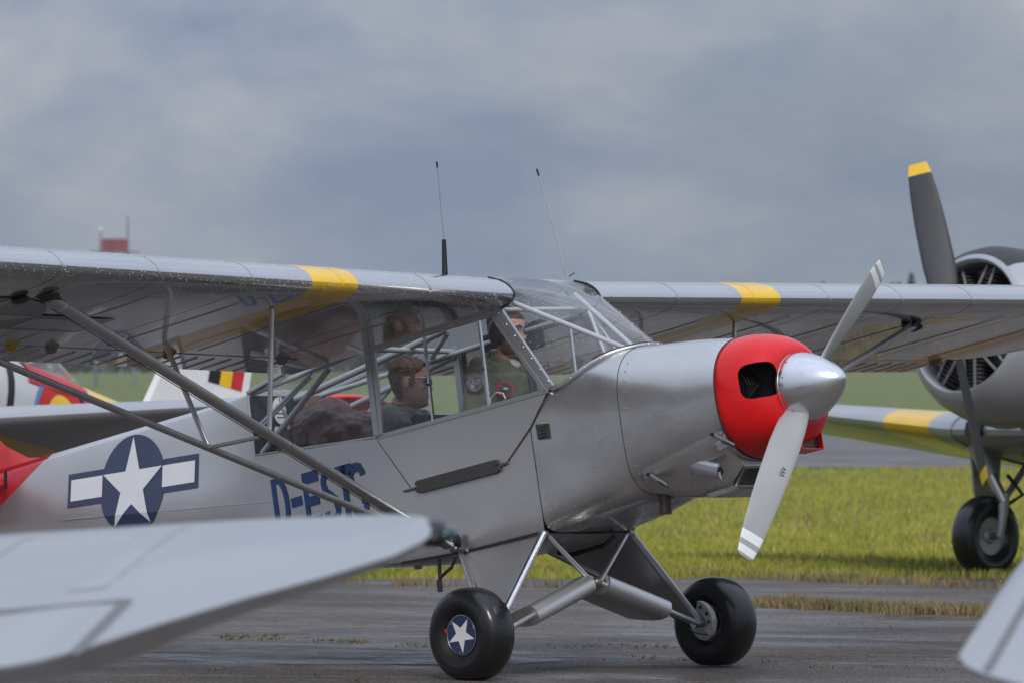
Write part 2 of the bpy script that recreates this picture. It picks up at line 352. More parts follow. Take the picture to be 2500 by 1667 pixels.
# painted yellow guide line, faint white line
def strip(name, pts, w, m, dz):
    mb = MB(); rows = []
    for a, D in pts: rows.append([gw(a, D - w / 2, dz), gw(a, D + w / 2, dz)])
    mb.add(*loft(rows, False)); o = mb.build(name, m, None, 0); o['kind'] = 'structure'; return o
def wornpaint(name, c, keep):
    m = bpy.data.materials.new(name); m.use_nodes = True; nt = m.node_tree; b = nt.nodes['Principled BSDF']; L = nt.links
    t = nt.nodes.new('ShaderNodeTexCoord'); b.inputs['Base Color'].default_value = (*c, 1); b.inputs['Roughness'].default_value = .6
    L.new(ramp2(nt, noise_n(nt, t.outputs['Object'], 30., 5, .7), (0, 0, 0), (1, 1, 1), 1 - keep - .1, 1 - keep + .1), b.inputs['Alpha']); return m
YLINE = wornpaint('worn_yellow_line', (.30, .19, .035), .42)
WLINE = wornpaint('worn_white_line', (.45, .45, .45), .45)
strip('yellow_line', [(.9 + k * .2, 30.9 - .11 * k * .2) for k in range(30)], .10, YLINE, .004)
strip('white_line', [(-2.2 + k * .2, 28.85 - .16 * k * .2) for k in range(16)], .05, WLINE, .004)
# puddles: thin sheets of standing water
WATER = mat('standing_water', (.012, .012, .013), .10, spec=.5, bump=.0012, bscale=9)
nt = WATER.node_tree; t_ = nt.nodes.new('ShaderNodeTexCoord'); mpw = nt.nodes.new('ShaderNodeMapping'); mpw.inputs['Rotation'].default_value = (0, 0, -math.atan2(GR[1], GR[0])); mpw.inputs['Scale'].default_value = (.55, 1, 1); nt.links.new(t_.outputs['Object'], mpw.inputs[0])
nt.links.new(mixc(nt, 1., ramp2(nt, noise_n(nt, mpw.outputs[0], 1.6, 6, .72), (0, 0, 0), (1, 1, 1), .42, .58), ramp2(nt, noise_n(nt, t_.outputs['Object'], 38., 3, .7), (0, 0, 0), (1, 1, 1), .42, .60), 'MULTIPLY'), nt.nodes['Principled BSDF'].inputs['Alpha'])
def puddle(a, D, ra, rd, seed, lab):
    pts = []
    for k in range(44):
        t = 2 * math.pi * k / 44; q = 1 + .42 * noise.noise((math.cos(t) * 1.7 + seed, math.sin(t) * 1.7, seed)) + .22 * noise.noise((math.cos(t) * 5 + seed, math.sin(t) * 5, 2.))
        pts.append(gw(a + ra * q * math.cos(t), D + rd * q * math.sin(t), .005))
    mb = MB(); mb.add(pts, [tuple(range(44))]); o = mb.build('puddle', WATER, None, 0); o['kind'] = 'structure'; return o
puddle(-1.15, 31.5, 1.0, 1.5, 1.3, ''); puddle(-.42, 30.6, .7, .7, 4.7, ''); puddle(-.75, 35.1, .7, .8, 8.1, ''); puddle(2.55, 37.2, .55, .55, 2.2, ''); puddle(3.45, 36.0, .3, .22, 3.9, ''); puddle(-.2, 33.8, .5, .2, 6.6, '')

def blades(name, pos, h, w, m, lean=.5):
    n = len(pos); th = rng.uniform(0, 2 * math.pi, n); hh = h * rng.uniform(.5, 1.25, n); ww = w * rng.uniform(.6, 1.3, n)
    la = rng.uniform(0, 2 * math.pi, n); ll = hh * lean * rng.uniform(.1, 1., n)
    dx = np.stack([np.cos(th) * ww, np.sin(th) * ww, np.zeros(n)], 1); ln = np.stack([np.cos(la) * ll, np.sin(la) * ll, hh], 1)
    v = np.empty((n, 5, 3)); v[:, 0] = pos - dx; v[:, 1] = pos + dx; mid = pos + ln * np.array([.4, .4, .62]); v[:, 2] = mid + dx * .7; v[:, 3] = mid - dx * .7; v[:, 4] = pos + ln
    me = bpy.data.meshes.new(name); me.vertices.add(n * 5); me.vertices.foreach_set('co', v.reshape(-1))
    idx = np.arange(n)[:, None] * 5; loops = np.concatenate([idx + np.array([[0, 1, 2, 3]]), idx + np.array([[3, 2, 4]])], 1)
    me.loops.add(n * 7); me.loops.foreach_set('vertex_index', loops.reshape(-1).astype(np.int32))
    st = (np.arange(n)[:, None] * 7 + np.array([[0, 4]])).reshape(-1); me.polygons.add(n * 2); me.polygons.foreach_set('loop_start', st.astype(np.int32))
    me.update(calc_edges=True); me.validate(); me.materials.append(m)
    o = bpy.data.objects.new(name, me); col.objects.link(o); o['kind'] = 'stuff'; return o
def gpos(a, D, dz=-.02):
    z = np.interp(D, [-400, 30, 49, 62, 120, 300, 750], [0, 0, -.24, -.29, -.29, 0., .85]) + dz
    return G0[None] + a[:, None] * GR[None] + D[:, None] * GA[None] + np.stack([0 * z, 0 * z, z], 1)
N = 150000
D = 47.2 + (rng.random(N) ** 1.7) * 57; a = rng.uniform(-1, 1, N) * (D * .105 + .3)
ok = D > 48.4 - .055 * a + .5 * np.array([noise.noise((x * .75, 2.7, .3)) for x in a])
p_ = gpos(a[ok], D[ok]); g = blades('grass_verge', p_, .085, .008, BLADE); tagp(g, 'short green grass verge beyond the tarmac apron', 'grass')
N = 26000
D = 47.6 + (rng.random(N) ** 1.5) * 50; a = rng.uniform(-1, 1, N) * (D * .105 + .3)
pt = np.array([noise.noise((x * .9, y * .22, 7.7)) + .5 * noise.noise((x * 3.1, y * .8, 2.2)) for x, y in zip(a, D)]); ok = (pt > .12) & (D > 48.6 - .055 * a)
g = blades('straw_grass', gpos(a[ok], D[ok]), .10, .007, DRY, .8); tagp(g, 'paler straw-coloured patches in the green grass verge', 'grass')
# dry tufts along the cracks of the tarmac
cl = []
def line_tufts(y_px0, y_px1, x0, x1, n, spread, per):
    for _ in range(n):
        t = rng.random(); px = x0 + (x1 - x0) * t; py = y_px0 + (y_px1 - y_px0) * t + rng.normal() * 3
        lo, hi = 26., 60.
        for _i in range(30):
            md = (lo + hi) / 2; q = gw(0, md); yy = TH / 2 - FPX * ((q - CAM) @ UV) / ((q - CAM) @ DV)
            if yy > py: lo = md
            else: hi = md
        Dd = lo; aa = (px - 1250) / FPX * Dd
        k = int(per * rng.uniform(.4, 1.6)); cl.append(np.stack([aa + rng.normal(size=k) * spread * rng.uniform(.5, 1.5), Dd + rng.normal(size=k) * spread * .6], 1))
line_tufts(1478, 1508, 1850, 2500, 110, .06, 60)
line_tufts(1400, 1440, 1560, 2500, 55, .07, 40)
line_tufts(1392, 1402, 850, 1500, 60, .10, 36)
line_tufts(1425, 1436, 830, 1480, 16, .06, 30)
c_ = np.concatenate(cl); o = blades('dry_grass_tufts', gpos(c_[:, 0], c_[:, 1], -.004), .075, .004, DRY, .9); tagp(o, 'dry straw-coloured grass tufts in the cracks of the tarmac', 'grass')
cl = []
line_tufts(1545, 1575, 390, 1060, 30, .04, 16); line_tufts(1572, 1580, 1090, 1640, 14, .06, 9); line_tufts(1600, 1640, 1500, 2350, 10, .05, 10); line_tufts(1440, 1560, 1100, 2400, 12, .07, 10); line_tufts(1600, 1664, 60, 900, 7, .04, 10)
c_ = np.concatenate(cl); o = blades('weed_tufts', gpos(c_[:, 0], c_[:, 1], -.004), .02, .003, WEED, 1.6); tagp(o, 'tiny green weeds growing in the wet tarmac cracks', 'weeds')
# loose pebbles
mb = MB()
for k in range(420):
    D_ = rng.uniform(28, 46); a_ = rng.uniform(-1, 1) * D_ * .095; s = rng.uniform(.002, .006) * (1.8 if rng.random() < .04 else 1)
    mb.add(*ellips(gw(a_, D_, s * .4), (s, s * .8, s * .6), 6, 4))
o = mb.build('loose_pebbles', mat('grit', (.16, .15, .14), .8, vary2=(.05, .045, .04), vscale=3.), None, 60); tagp(o, 'loose pebbles and grit scattered over the tarmac', 'pebbles', kind='stuff')

# ------------------------------------------------------------------ far trees
LEAF1 = mat('far_foliage', (.075, .095, .05), .8, vary2=(.035, .05, .026), vscale=1.5); LEAF2 = mat('far_conifer', (.04, .058, .04), .8, vary2=(.022, .034, .024), vscale=1.5); BARK = mat('bark', (.09, .07, .055), .9, var=.3)
def leafcloud(name, pts, s, m, parent):
    n = len(pts); v = []; f = []
    for i, p in enumerate(pts):
        a = rng.normal(size=3); a /= np.linalg.norm(a); b = np.cross(a, rng.normal(size=3)); b /= np.linalg.norm(b); k = s * rng.uniform(.6, 1.4)
        v += [p - a * k - b * k * .5, p + a * k - b * k * .6, p + a * k * .7 + b * k * .6, p - a * k * .8 + b * k * .6]; f.append((4 * i, 4 * i + 1, 4 * i + 2, 4 * i + 3))
    mb = MB(); mb.add(v, f); return mb.build(name, m, parent, 0, False)
def broad(h, w):
    r = empty('broadleaf_tree', Matrix.Identity(4)); tr = MB(); tr.add(*tube([(0, 0, -.3), (.1, 0, h * .3), (0, .15, h * .62)], [h * .028, h * .022, h * .01], 8))
    for k in range(6):
        t = rng.uniform(0, 6.28); tr.add(*tube([(0, 0, h * .3), (math.cos(t) * w * .22, math.sin(t) * w * .22, h * .55), (math.cos(t) * w * .36, math.sin(t) * w * .36, h * .7)], [h * .012, h * .008, h * .004], 6))
    tr.build('trunk', BARK, r)
    cs = [(rng.normal(size=3) * np.array([w * .2, w * .2, h * .13]) + np.array([0, 0, h * .62])) for _ in range(14)]; pts = []
    for c in cs:
        d = rng.normal(size=(70, 3)); d /= np.linalg.norm(d, axis=1)[:, None]; pts += list(c + d * (rng.random((70, 1)) ** .4) * np.array([w * .17, w * .17, h * .13]))
    leafcloud('crown', pts, h * .022, LEAF1, r); return r
def conifer(h, w):
    r = empty('conifer_tree', Matrix.Identity(4)); P('trunk', tube([(0, 0, -.3), (0, 0, h * .97)], [h * .018, h * .003], 7), BARK, r); pts = []
    for k in range(900):
        t = rng.random() ** .8; an = rng.uniform(0, 6.28); rr = w * .5 * (1 - t) ** .85 * rng.uniform(.25, 1.05) + .05; pts.append(np.array([math.cos(an) * rr, math.sin(an) * rr, h * (.1 + .9 * t) - rr * .25]))
    leafcloud('crown', pts, h * .02, LEAF2, r); return r
wp = []
for k in range(5200):
    a_ = rng.uniform(-95, 95); Dd = rng.uniform(905, 985); hh = 8.5 + 2.6 * noise.noise((a_ * .06, 1., 0)) + 1.6 * noise.noise((a_ * .25, 4., 0)); wp.append(gw(a_, Dd, hh * (1 - rng.random() ** 1.6)))
LEAF3 = mat('distant_wood_foliage', (.085, .10, .06), .85, vary2=(.045, .058, .034), vscale=.3)
wd = leafcloud('distant_wood', wp, 1.15, LEAF3, None); tagp(wd, 'hazy grey-green wood closing off the far field', 'wood', kind='stuff')
protos = [broad(9.5, 9), broad(8.2, 8), conifer(10.5, 4.5), conifer(14.6, 5.2)]
spots = [(-64 + k * 5.2 + rng.uniform(-1.5, 1.5), 860 + rng.uniform(-35, 60), int(rng.integers(0, 3)), rng.uniform(.8, 1.05)) for k in range(0, 30, 3)]
spots += [((2226 - 1250) / FPX * 880, 880, 3, 1.), ((2010 - 1250) / FPX * 900, 900, 3, .93), ((2178 - 1250) / FPX * 900, 900, 3, .92), ((2195 - 1250) / FPX * 905, 905, 3, .93)]
used = set(); LB = ['rounded hazy broadleaf tree in the far treeline', 'lower spreading broadleaf tree in the far treeline', 'dark pointed conifer in the far treeline', 'tall dark conifer peeping just above the far wing']
for a_, D_, k, s in spots:
    t = protos[k] if k not in used else copy_tree(protos[k]); used.add(k); g_ = gw(a_, D_, -.05)
    t.matrix_world = Matrix.Translation(g_) @ Matrix.Rotation(rng.uniform(0, 6.28), 4, 'Z') @ Matrix.Scale(s, 4); tagp(t, LB[k], 'tree', 'trees along the far edge of the field')
# radio tower
tp = at(280, 620, 420); tb = gw((280 - 1250) / FPX * 420, 420)
tw = empty('radio_tower', Matrix.Translation(tb)); tagp(tw, 'small red and white equipment tower with two thin masts far behind the wing', 'tower'); hz = tp[2] - tb[2]
TRED = mat('tower_red', (.33, .10, .11), .5); TGREY = mat('tower_grey', (.22, .23, .26), .5)
gx, gy = GR * 1., GA * 1.
def gl(a, b, z): return tuple(gx * a + gy * b + np.array([0, 0, z]))
for sx in (-.95, .95):
    for sy in (-.95, .95): P('leg', tube([gl(sx * 1.5, sy * 1.5, 0), gl(sx, sy, hz + .1)], .06, 6), TGREY, tw)
mbt = MB()
for k in range(7):
    z0 = hz * k / 7; z1 = hz * (k + 1) / 7; w0 = .95 * (1.5 - .5 * k / 7); w1 = .95 * (1.5 - .5 * (k + 1) / 7)
    for (p, q) in (((-1, -1), (1, -1)), ((1, -1), (1, 1)), ((1, 1), (-1, 1)), ((-1, 1), (-1, -1))):
        mbt.add(*tube([gl(p[0] * w0, p[1] * w0, z0), gl(q[0] * w1, q[1] * w1, z1)], .03, 5))
mbt.build('bracing', TGREY, tw)
P('platform', box(gl(0, 0, hz + .12), (2.6, 2.6, .1)), TGREY, tw)
P('equipment_cabin', box(gl(0, 0, hz + .62), (1.25, 1.25, .9)), TRED, tw, 0)
P('mast', tube([gl(-1.0, 0, hz + .1), gl(-1.0, 0, hz + 1.7)], [.09, .05], 8), TGREY, tw); P('mast', tube([gl(.97, 0, hz + .1), gl(.97, 0, hz + 2.75)], [.07, .04], 8), TRED, tw)
P('lamp', ellips(gl(-1.0, 0, hz + 1.75), (.12, .12, .15)), WHITE, tw)

# ================================================================== THE SILVER HIGH-WING AIRCRAFT
cub = empty('light_aircraft', CUBM)
tagp(cub, 'silver high-wing tailwheel aircraft with red nose ring, yellow wing bands and star roundel', 'aircraft')
def W2A(p): return np.array(CUBI @ Vector(p))
SEC = [(-.0, .335, .80, 1.30, .474, 5., 9.), (.05, .335, .80, 1.30, .476, 5., 9.), (.35, .337, .86, 1.305, .503, 4., 6.5), (.65, .335, .92, 1.302, .545, 2.9, 4.), (1.0, .326, .915, 1.262, .585, 2.5, 3.), (1.27, .307, .91, 1.213, .612, 2.35, 2.5), (1.4, .30, .91, 1.19, .62, 2.3, 2.4)]
def sp(x): return [np.interp(x, [s[0] for s in SEC], [s[i] for s in SEC]) for i in range(1, 7)]
def secpt(x, th, off=0.):
    w, zc, zt, zb, nt_, nb = sp(x); c, s = math.cos(th), math.sin(th)
    n = nt_ if s >= 0 else nb; h = (zt - zc) if s >= 0 else (zc - zb)
    return np.array([x, (w + off) * math.copysign(abs(c) ** (2 / n), c), zc + (h + off) * math.copysign(abs(s) ** (2 / n), s)])
NS = 64
# engine cowling
rings = [[secpt(x, 2 * math.pi * j / NS) for j in range(NS)] for x in np.linspace(.655, 1.268, 12)]
cowl = P('engine_cowling', loft(rings), SILVERD, cub)
# boot cowl between firewall and door (open at the top under the windshield)
ZL = ([.0, .05, .2, .26, .32, .40, .48, .54, .60, .63], [.98, 1.0, 1.160, 1.166, 1.180, 1.215, 1.252, 1.274, 1.289, 1.2955])
def zl(x): return np.interp(x, *ZL)
def thmax(x):
    w, zc, zt, zb, nt_, nb = sp(x); return math.asin(min(1, ((min(zl(x), zt) - zc) / (zt - zc))) ** (nt_ / 2))
xs_ = [.052, .09, .13, .17, .2, .23, .26, .3, .34, .38, .42, .46, .5, .54, .58, .61, .63]
rings = []
for x in xs_:
    t1 = thmax(x); half = [secpt(x, -math.pi / 2 + (t1 + math.pi / 2) * k / 30) for k in range(31)]
    rings.append([p * np.array([1, -1, 1]) for p in half[::-1]] + half[1:])
v, f = loft(rings, False)
mb = MB(); mb.add(v, f)
full = [[secpt(x, -math.pi / 2 + 2 * math.pi * j / NS) for j in range(NS)] for x in (.63, .645, .657)]
mb.add(*loft(full)); boot = mb.build('boot_cowl', SILVERD, cub)
# cowl joint lips
P('cowl_seam', tube([secpt(.654, 2 * math.pi * j / NS, .0004) for j in range(NS + 1)], .0018, 6, caps=False), SEAM, cowl)
# rivets: small domes along the seams
def dome(p, nrm, r=.0045):
    return ellips(p, (r, r, r), 8, 5)
mb = MB()
for th in np.linspace(-1.25, .72, 13): mb.add(*dome(secpt(.70, math.pi - th), None))
boot_r = mb.build('rivet_row', STEEL, cowl); boot_r['kind'] = 'stuff'
mb = MB()
for th in np.linspace(-.95, .5, 9): mb.add(*dome(secpt(.105, math.pi - th), None, .0042))
for th in np.linspace(-1.0, .42, 9): mb.add(*dome(secpt(.27, math.pi - th), None, .0042))
o = mb.build('rivet_row', STEEL, boot); o['kind'] = 'stuff'
# seam between boot cowl and side skin
P('seam', tube([secpt(.055, math.pi - t) + np.array([0, -.001, 0]) for t in np.linspace(-1.2, .45, 18)], .002, 6), SEAM, boot)
pl = prism([(.098, -.3375, 1.016), (.184, -.3375, 1.004), (.183, -.3375, .928), (.100, -.3375, .938)], (0, -.004, 0))
plate = P('data_plate', pl, BRASS, cub, 0); mb = MB()
for k, (x0, x1) in enumerate(((.118, .165), (.125, .16), (.122, .162), (.115, .168))):
    z = .998 - k * .017; mb.add(*box(((x0 + x1) / 2, -.3418, z - .004), (x1 - x0, .0012, .006)))
mb.build('engraved_lines', BLACK, plate, 0)['kind'] = 'stuff'
# nose bowl with two cooling inlets
prof = [(1.266, 1.012), (1.30, 1.012), (1.34, 1.0), (1.40, .965), (1.45, .91), (1.49, .835), (1.515, .765), (1.535, .66), (1.542, .57)]
NC = np.array([0, .0, .905])
def bowlring(x, s, inn=0):
    r = []
    for j in range(NS):
        p = secpt(1.27, 2 * math.pi * j / NS); q = np.array([0, p[1], p[2] - .905]); L_ = np.linalg.norm(q); q = q * ((L_ * s - inn) / L_); r.append(np.array([x, q[1], q[2] + .905]))
    return r
rings = [bowlring(x, s) for x, s in prof]
rings.append([np.array([1.538, .16 * math.cos(2 * math.pi * j / NS), .905 + .16 * math.sin(2 * math.pi * j / NS)]) for j in range(NS)])
rings.append([np.array([1.525, .155 * math.cos(2 * math.pi * j / NS), .905 + .155 * math.sin(2 * math.pi * j / NS)]) for j in range(NS)])
rings += [bowlring(x - .012, s, .012) for x, s in prof[::-1][1:]]
v, f = loft(rings); n = NS; k = len(rings) - 1
f += [(k * n + j, k * n + (j + 1) % n, (j + 1) % n, j) for j in range(n)]
bowl = P('nose_bowl', (v, f), RED, cub, 50)
for s in (-1, 1):
    cut = MB(); pr = []
    for j in range(28):
        t = 2 * math.pi * j / 28; c, s_ = math.cos(t), math.sin(t); pr.append((.095 * math.copysign(abs(c) ** .55, c), .088 * math.copysign(abs(s_) ** .55, s_)))
    ctr = np.array([1.47, s * .222, .952]); nd = np.array([.80, s * .60, .05]); nd /= np.linalg.norm(nd); uu = np.array([0, 0, 1.]) - nd * nd[2]; uu /= np.linalg.norm(uu); tt = np.cross(uu, nd)
    cut.add(*loft([[ctr + nd * k_ + tt * a_ + uu * b_ for a_, b_ in pr] for k_ in (-.16, .2)], True, True, True)); co = cut.build('cutter', RED, cub, 0)
    md = bowl.modifiers.new('b', 'BOOLEAN'); md.object = co; md.operation = 'DIFFERENCE'; md.solver = 'EXACT'
    bpy.context.view_layer.update(); dg = bpy.context.evaluated_depsgraph_get(); nm = bpy.data.meshes.new_from_object(bowl.evaluated_get(dg)); bowl.modifiers.clear(); old = bowl.data; bowl.data = nm; bpy.data.objects.remove(co)
bowl.data.polygons.foreach_set('use_smooth', [True] * len(bowl.data.polygons)); bowl.data.set_sharp_from_angle(angle=rad(50))
P('bowl_edge_trim', tube([p * np.array([1, 1, 1]) for p in bowlring(1.262, 1.008)] , .005, 6, caps=False), SEAM, cub)
# engine seen through the inlets
eng = P('engine_block', box((1.12, 0, .90), (.42, .34, .30)), ENG, cub, 0)
for s in (-1, 1):
    mb = MB()
    for k in range(9): mb.add(*lathe([(0, .03), (0, .105 - .002 * k), (.005, .105 - .002 * k), (.005, .03)], (1.28, s * (.10 + .02 * k), .95), (0, s, 0), 20))
    mb.build('cylinder_fins', ENG, eng); P('rocker_cover', ellips((1.30, s * .285, .95), (.05, .02, .06)), ENGG, eng)
P('baffle', box((1.18, 0, .92), (.01, .46, .34)), ENG, eng, 0)
for j in range(5): P('ignition_lead', tube([(1.36, -.10 - .03 * j, 1.02), (1.40, -.14 - .02 * j, .95), (1.34, -.20, .87)], .004, 6), BLACK, eng)
# oil-cooler and carburettor openings on the bowl
P('oil_port', lathe([(0, .001), (0, .042)], (1.528, .112, .742), (1, .15, -.28), 20), BLACK, bowl)
bx = MB(); bx.add(*box((1.425, .175, .662), (.12, .005, .09))); bx.add(*box((1.425, .015, .662), (.12, .005, .09))); bx.add(*box((1.425, .095, .7055), (.12, .165, .005))); bx.add(*box((1.425, .095, .6185), (.12, .165, .005)))
ib = bx.build('intake_box', RED, cub, 0)
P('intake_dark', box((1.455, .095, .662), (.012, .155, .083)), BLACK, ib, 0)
for j in range(6): P('cooler_fin', box((1.465, -.00 + .04 + j * .015, .655), (.012, .003, .066)), STEEL, ib, 0)
# lower cowl wedge, filter, scoop, exhaust, latches
def lc(x, zt_, wt, zb_, wb): return [np.array([x, y, z]) for y, z in ((-wt, zt_), (-wt * .97, zt_ - .05), (-(wt * .35 + wb * .65), zb_ + .05), (-wb, zb_ + .008), (-wb * .9, zb_), (wb * .9, zb_), (wb, zb_ + .008), (wt * .35 + wb * .65, zb_ + .05), (wt * .97, zt_ - .05), (wt, zt_))]
rings = [lc(.735, .66, .318, .545, .25), lc(.84, .675, .322, .500, .20), lc(1.0, .70, .314, .486, .155), lc(1.13, .725, .309, .500, .14), lc(1.24, .74, .303, .575, .15)]
low = P('lower_cowl', loft(rings, True, True, True), SILVERD, cub, 30)
fl = P('air_filter', prism([(1.150, -.137, .512), (1.235, -.147, .582), (1.235, .147, .582), (1.150, .137, .512)], (.012, 0, -.012)), BLACK, low, 0)
for yy in (-.13, 0, .13): P('filter_bar', tube([(1.157, yy, .500), (1.243, yy, .572)], .005, 6), STEEL, fl)
P('filter_frame', tube([(1.16, -.14, .5), (1.245, -.15, .573), (1.245, .15, .573), (1.16, .14, .5), (1.16, -.14, .5)], .006, 6), STEEL, fl)
P('chin_plate', prism([(.98, -.165, .492), (1.16, -.15, .500), (1.20, -.16, .475), (1.03, -.17, .466)], (0, .34, 0)), SILVERD, low, 0)
# teardrop scoop on the lower cowl
R_ = Matrix.Rotation(rad(-18), 3, 'Y') @ Matrix.Rotation(rad(0), 3, 'Z')
mb = MB(); rings = []
for t in np.linspace(0, 1, 10):
    x = .955 + .235 * t; q = math.sin(min(1., t * 2.2) * math.pi / 2) ** .7; c = np.array([x, -.258 - .008 * t, .648 - .085 * t])
    rings.append([c + np.array([0, -.020 * q * max(0, math.cos(a)) - .004, .040 * q * math.sin(a)]) for a in np.linspace(-math.pi, math.pi, 16, endpoint=False)])
mb.add(*loft(rings, True, True, True)); scoop = mb.build('air_scoop', SILVERT, low, 45)
P('scoop_mouth', lathe([(0, .0), (0, .024)], (1.1905, -.272, .563), (1, 0, -.2), 14), BLACK, scoop)
P('vent_gill', prism([(1.215, -.296, .70), (1.30, -.285, .668), (1.228, -.288, .655)], (.004, -.022, 0)), SILVERT, low, 0)
for (x0, z0, x1, z1) in ((.775, .628, .86, .556), (1.22, .738, 1.325, .662)):
    b0 = np.array([x0, -.322, z0]); b1 = np.array([x1, -.300, z1]); lt = P('latch', tube([b0, b1], .011, 8, rz=.35, up=(.5, 0, .8)), SILVERL, low)
    P('latch_wire', tube([b0 + (b1 - b0) * .55 + np.array([0, -.008, 0]), b1 + np.array([.02, -.006, -.015])], .003, 6), BLACKM, lt); P('latch_hook', box(b0 + np.array([0, -.004, .002]), (.02, .012, .012)), BLACK, lt, 0)
ex = MB(); ex.add(*lathe([(0, .030), (.12, .030), (.12, .026), (0, .026)], (.66, -.09, .575), (-.10, -.02, -.99), 20)); P_ex = ex.build('exhaust_pipe', RUST, cub)
# spinner and propeller
spin = [(0, .170), (.012, .173), (.05, .168), (.10, .150), (.15, .125), (.20, .094), (.24, .062), (.265, .036), (.278, .016), (.282, .0)]
hub = P('spinner', lathe(spin, (1.542, 0, .905), (1, 0, -.012), 48), ALU, cub, 60)
P('backplate', lathe([(0, 0), (0, .172), (.012, .173), (.012, .0)], (1.532, 0, .905), (1, 0, -.012), 48), ALU, hub)
for j in range(12):
    t = 2 * math.pi * (j + .5) / 12; P('screw', ellips((1.575, .1705 * math.cos(t), .905 + .1705 * math.sin(t)), (.006, .004, .004), 8, 5), STEEL, hub)
def blade(name, ang, L, root, mats, ctr, cw=.155, tips=((.865, .915, 1), (.945, .985, 1)), ax=(1, 0, 0), twist0=62, twist1=14, sgn=1, rtip=.55):
    ax = np.array(ax, float); rr = np.array([0, math.cos(ang), math.sin(ang)]); tg = np.cross(ax, rr)
    rings = []; st = [.06, .12, .18, .25, .35, .45, .55, .65, .74, .80, .865, .89, .915, .93, .945, .965, .985, 1.0]; mi = []
    for t in st:
        ch = cw * np.interp(t, [0, .08, .2, .35, .6, .8, .93, .985, 1.], [.50, .62, .92, 1., .97, .86, .72, .60, rtip * .6]); th = np.interp(t, [0, .1, .25, .6, 1], [.50, .35, .17, .10, .07]) * ch
        tw_ = rad(np.interp(t, [0, .25, 1], [twist0, twist0 * .72, twist1])) * sgn; cd = tg * math.cos(tw_) + ax * math.sin(tw_); nd = np.cross(cd, rr)
        rings.append([ctr + rr * (L * t) + cd * (ch / 2 * math.cos(q)) + nd * (th / 2 * math.sin(q)) for q in np.linspace(0, 2 * math.pi, 20, endpoint=False)])
    v, f = loft(rings, True, True, True); mb = MB(); mb.add(v, f)
    for i in range(len(st) - 1):
        mid = (st[i] + st[i + 1]) / 2
        for lo, hi, m_ in tips:
            if lo < mid < hi:
                for j in range(20): mb.m[i * 20 + j] = m_
        if tips and mid > tips[-1][1] - .001 and tips[-1][1] >= .999:
            mb.m[-1] = tips[-1][2]
    return mb.build(name, mats, hub if root is None else root, 50)
HC = np.array([1.575, 0, .905])
b1 = blade('propeller_blade', math.atan2(-.846, -.649), 1.05, None, [GREYB, WHITE], HC); b2 = blade('propeller_blade', math.atan2(.595, .705), .965, None, [GREYB, WHITE], HC)
for k in range(3): P('decal', prism([HC + np.array([0.03, -.30 - .012 * k, -.40 - .014 * k]) + np.array(q) for q in ((0, 0, 0), (0, .03, -.02), (0.001, .027, -.024), (0.001, -.003, -.004))], (.002, 0, 0)), TEAL, b1, 0)

# ---- fuselage sides and belly
def hw(x): return .335 - .075 * max(0, -1.2 - x)
def zstr(x): return float(np.interp(x, [-3.6, -1.3], [1.24, .93]))
def inset(x, z):     # the fabric leans inwards above and below the side stringer
    k = min(1., max(0., (-1.95 - x) / .45)); zs = zstr(x); return k * (.060 * max(0, z - zs) / .4 + .045 * max(0, zs - z) / .4)
def zbot(x): return float(np.interp(x, [-4.85, -3., -1.6, -.95, -.5, .05], [1.28, .86, .60, .505, .474, .474]))
def sill(x): return float(np.interp(x, [-1.95, -1.0, .2], [1.268, 1.168, 1.160]))
fus = MB(); xs_ = list(np.linspace(.052, -1.0, 12)) + list(np.linspace(-1.1, -1.95, 9))
rows = []
for x in xs_:
    zt_ = min(sill(x), 1.0 + (x - .052) * 1.08 if x > .052 else 9); zb_ = zbot(x); h = hw(x)
    side = [np.array([x, -h, zt_ - (zt_ - zb_ - .02) * k / 8]) for k in range(9)] + [np.array([x, -h + .006, zb_ + .006]), np.array([x, -h + .02, zb_])]
    rows.append(side + [np.array([x, 0, zb_ - .004])] + [p * np.array([1, -1, 1]) for p in side[::-1]])
fus.add(*loft(rows, False))
tri = [np.array([.052, -.3352, 1.0]), np.array([.2, -.3352, 1.160]), np.array([.052, -.3352, 1.1612])]
for s in (1, -1): fus.add([p * np.array([1, s, 1]) for p in tri], [(0, 1, 2)])
fs = fus.build('fuselage_side_skin', SILVER, cub, 30)
def aftring(x, sl=0.):
    h = hw(x); zl_ = 1.592 + .012 * max(0, -(x + 1.95)) / 1.9; zb_ = zbot(x); pts = []
    half = [(0, zb_ - .004), (h - .02, zb_), (h - .005, zb_ + .006), (h, zb_ + .025)] + [(h, zb_ + .025 + (zstr(x) - zb_ - .025) * k / 4) for k in range(1, 5)] + [(h, zstr(x) + (zl_ - .02 - zstr(x)) * k / 4) for k in range(1, 4)] + [(h, zl_ - .02), (h - .004, zl_ - .004), (h * .91, zl_ + .004), (h * .50, zl_ + .022), (0, zl_ + .03)]
    ring = [(y, z) for y, z in half] + [(-y, z) for y, z in half[-2:0:-1]]
    out_ = []
    for y, z in ring:
        xx = x - sl * (1.61 - z); k = hw(xx) / h; yy_ = y * k
        if abs(y) > h * .9: yy_ = math.copysign(max(.01, abs(yy_) - inset(xx, z)), yy_)
        out_.append(np.array([xx, yy_, z if sl == 0 else (z if z > 1.3 else max(z, zbot(xx)))]))
    return out_
aft = P('rear_fuselage', loft([aftring(x) for x in np.linspace(-1.95, -2.9, 8)] + [aftring(-3.1), aftring(-3.3, .6), aftring(-3.5, 1.4), aftring(-3.74, 2.25)], True, True, False), SILVER, cub, 30)
tailr = P('tail_cone', loft([aftring(-3.74, 2.25), aftring(-4.0, 1.6), aftring(-4.3, .8), aftring(-4.6), aftring(-4.85)], True, False, True), REDD, cub, 30)
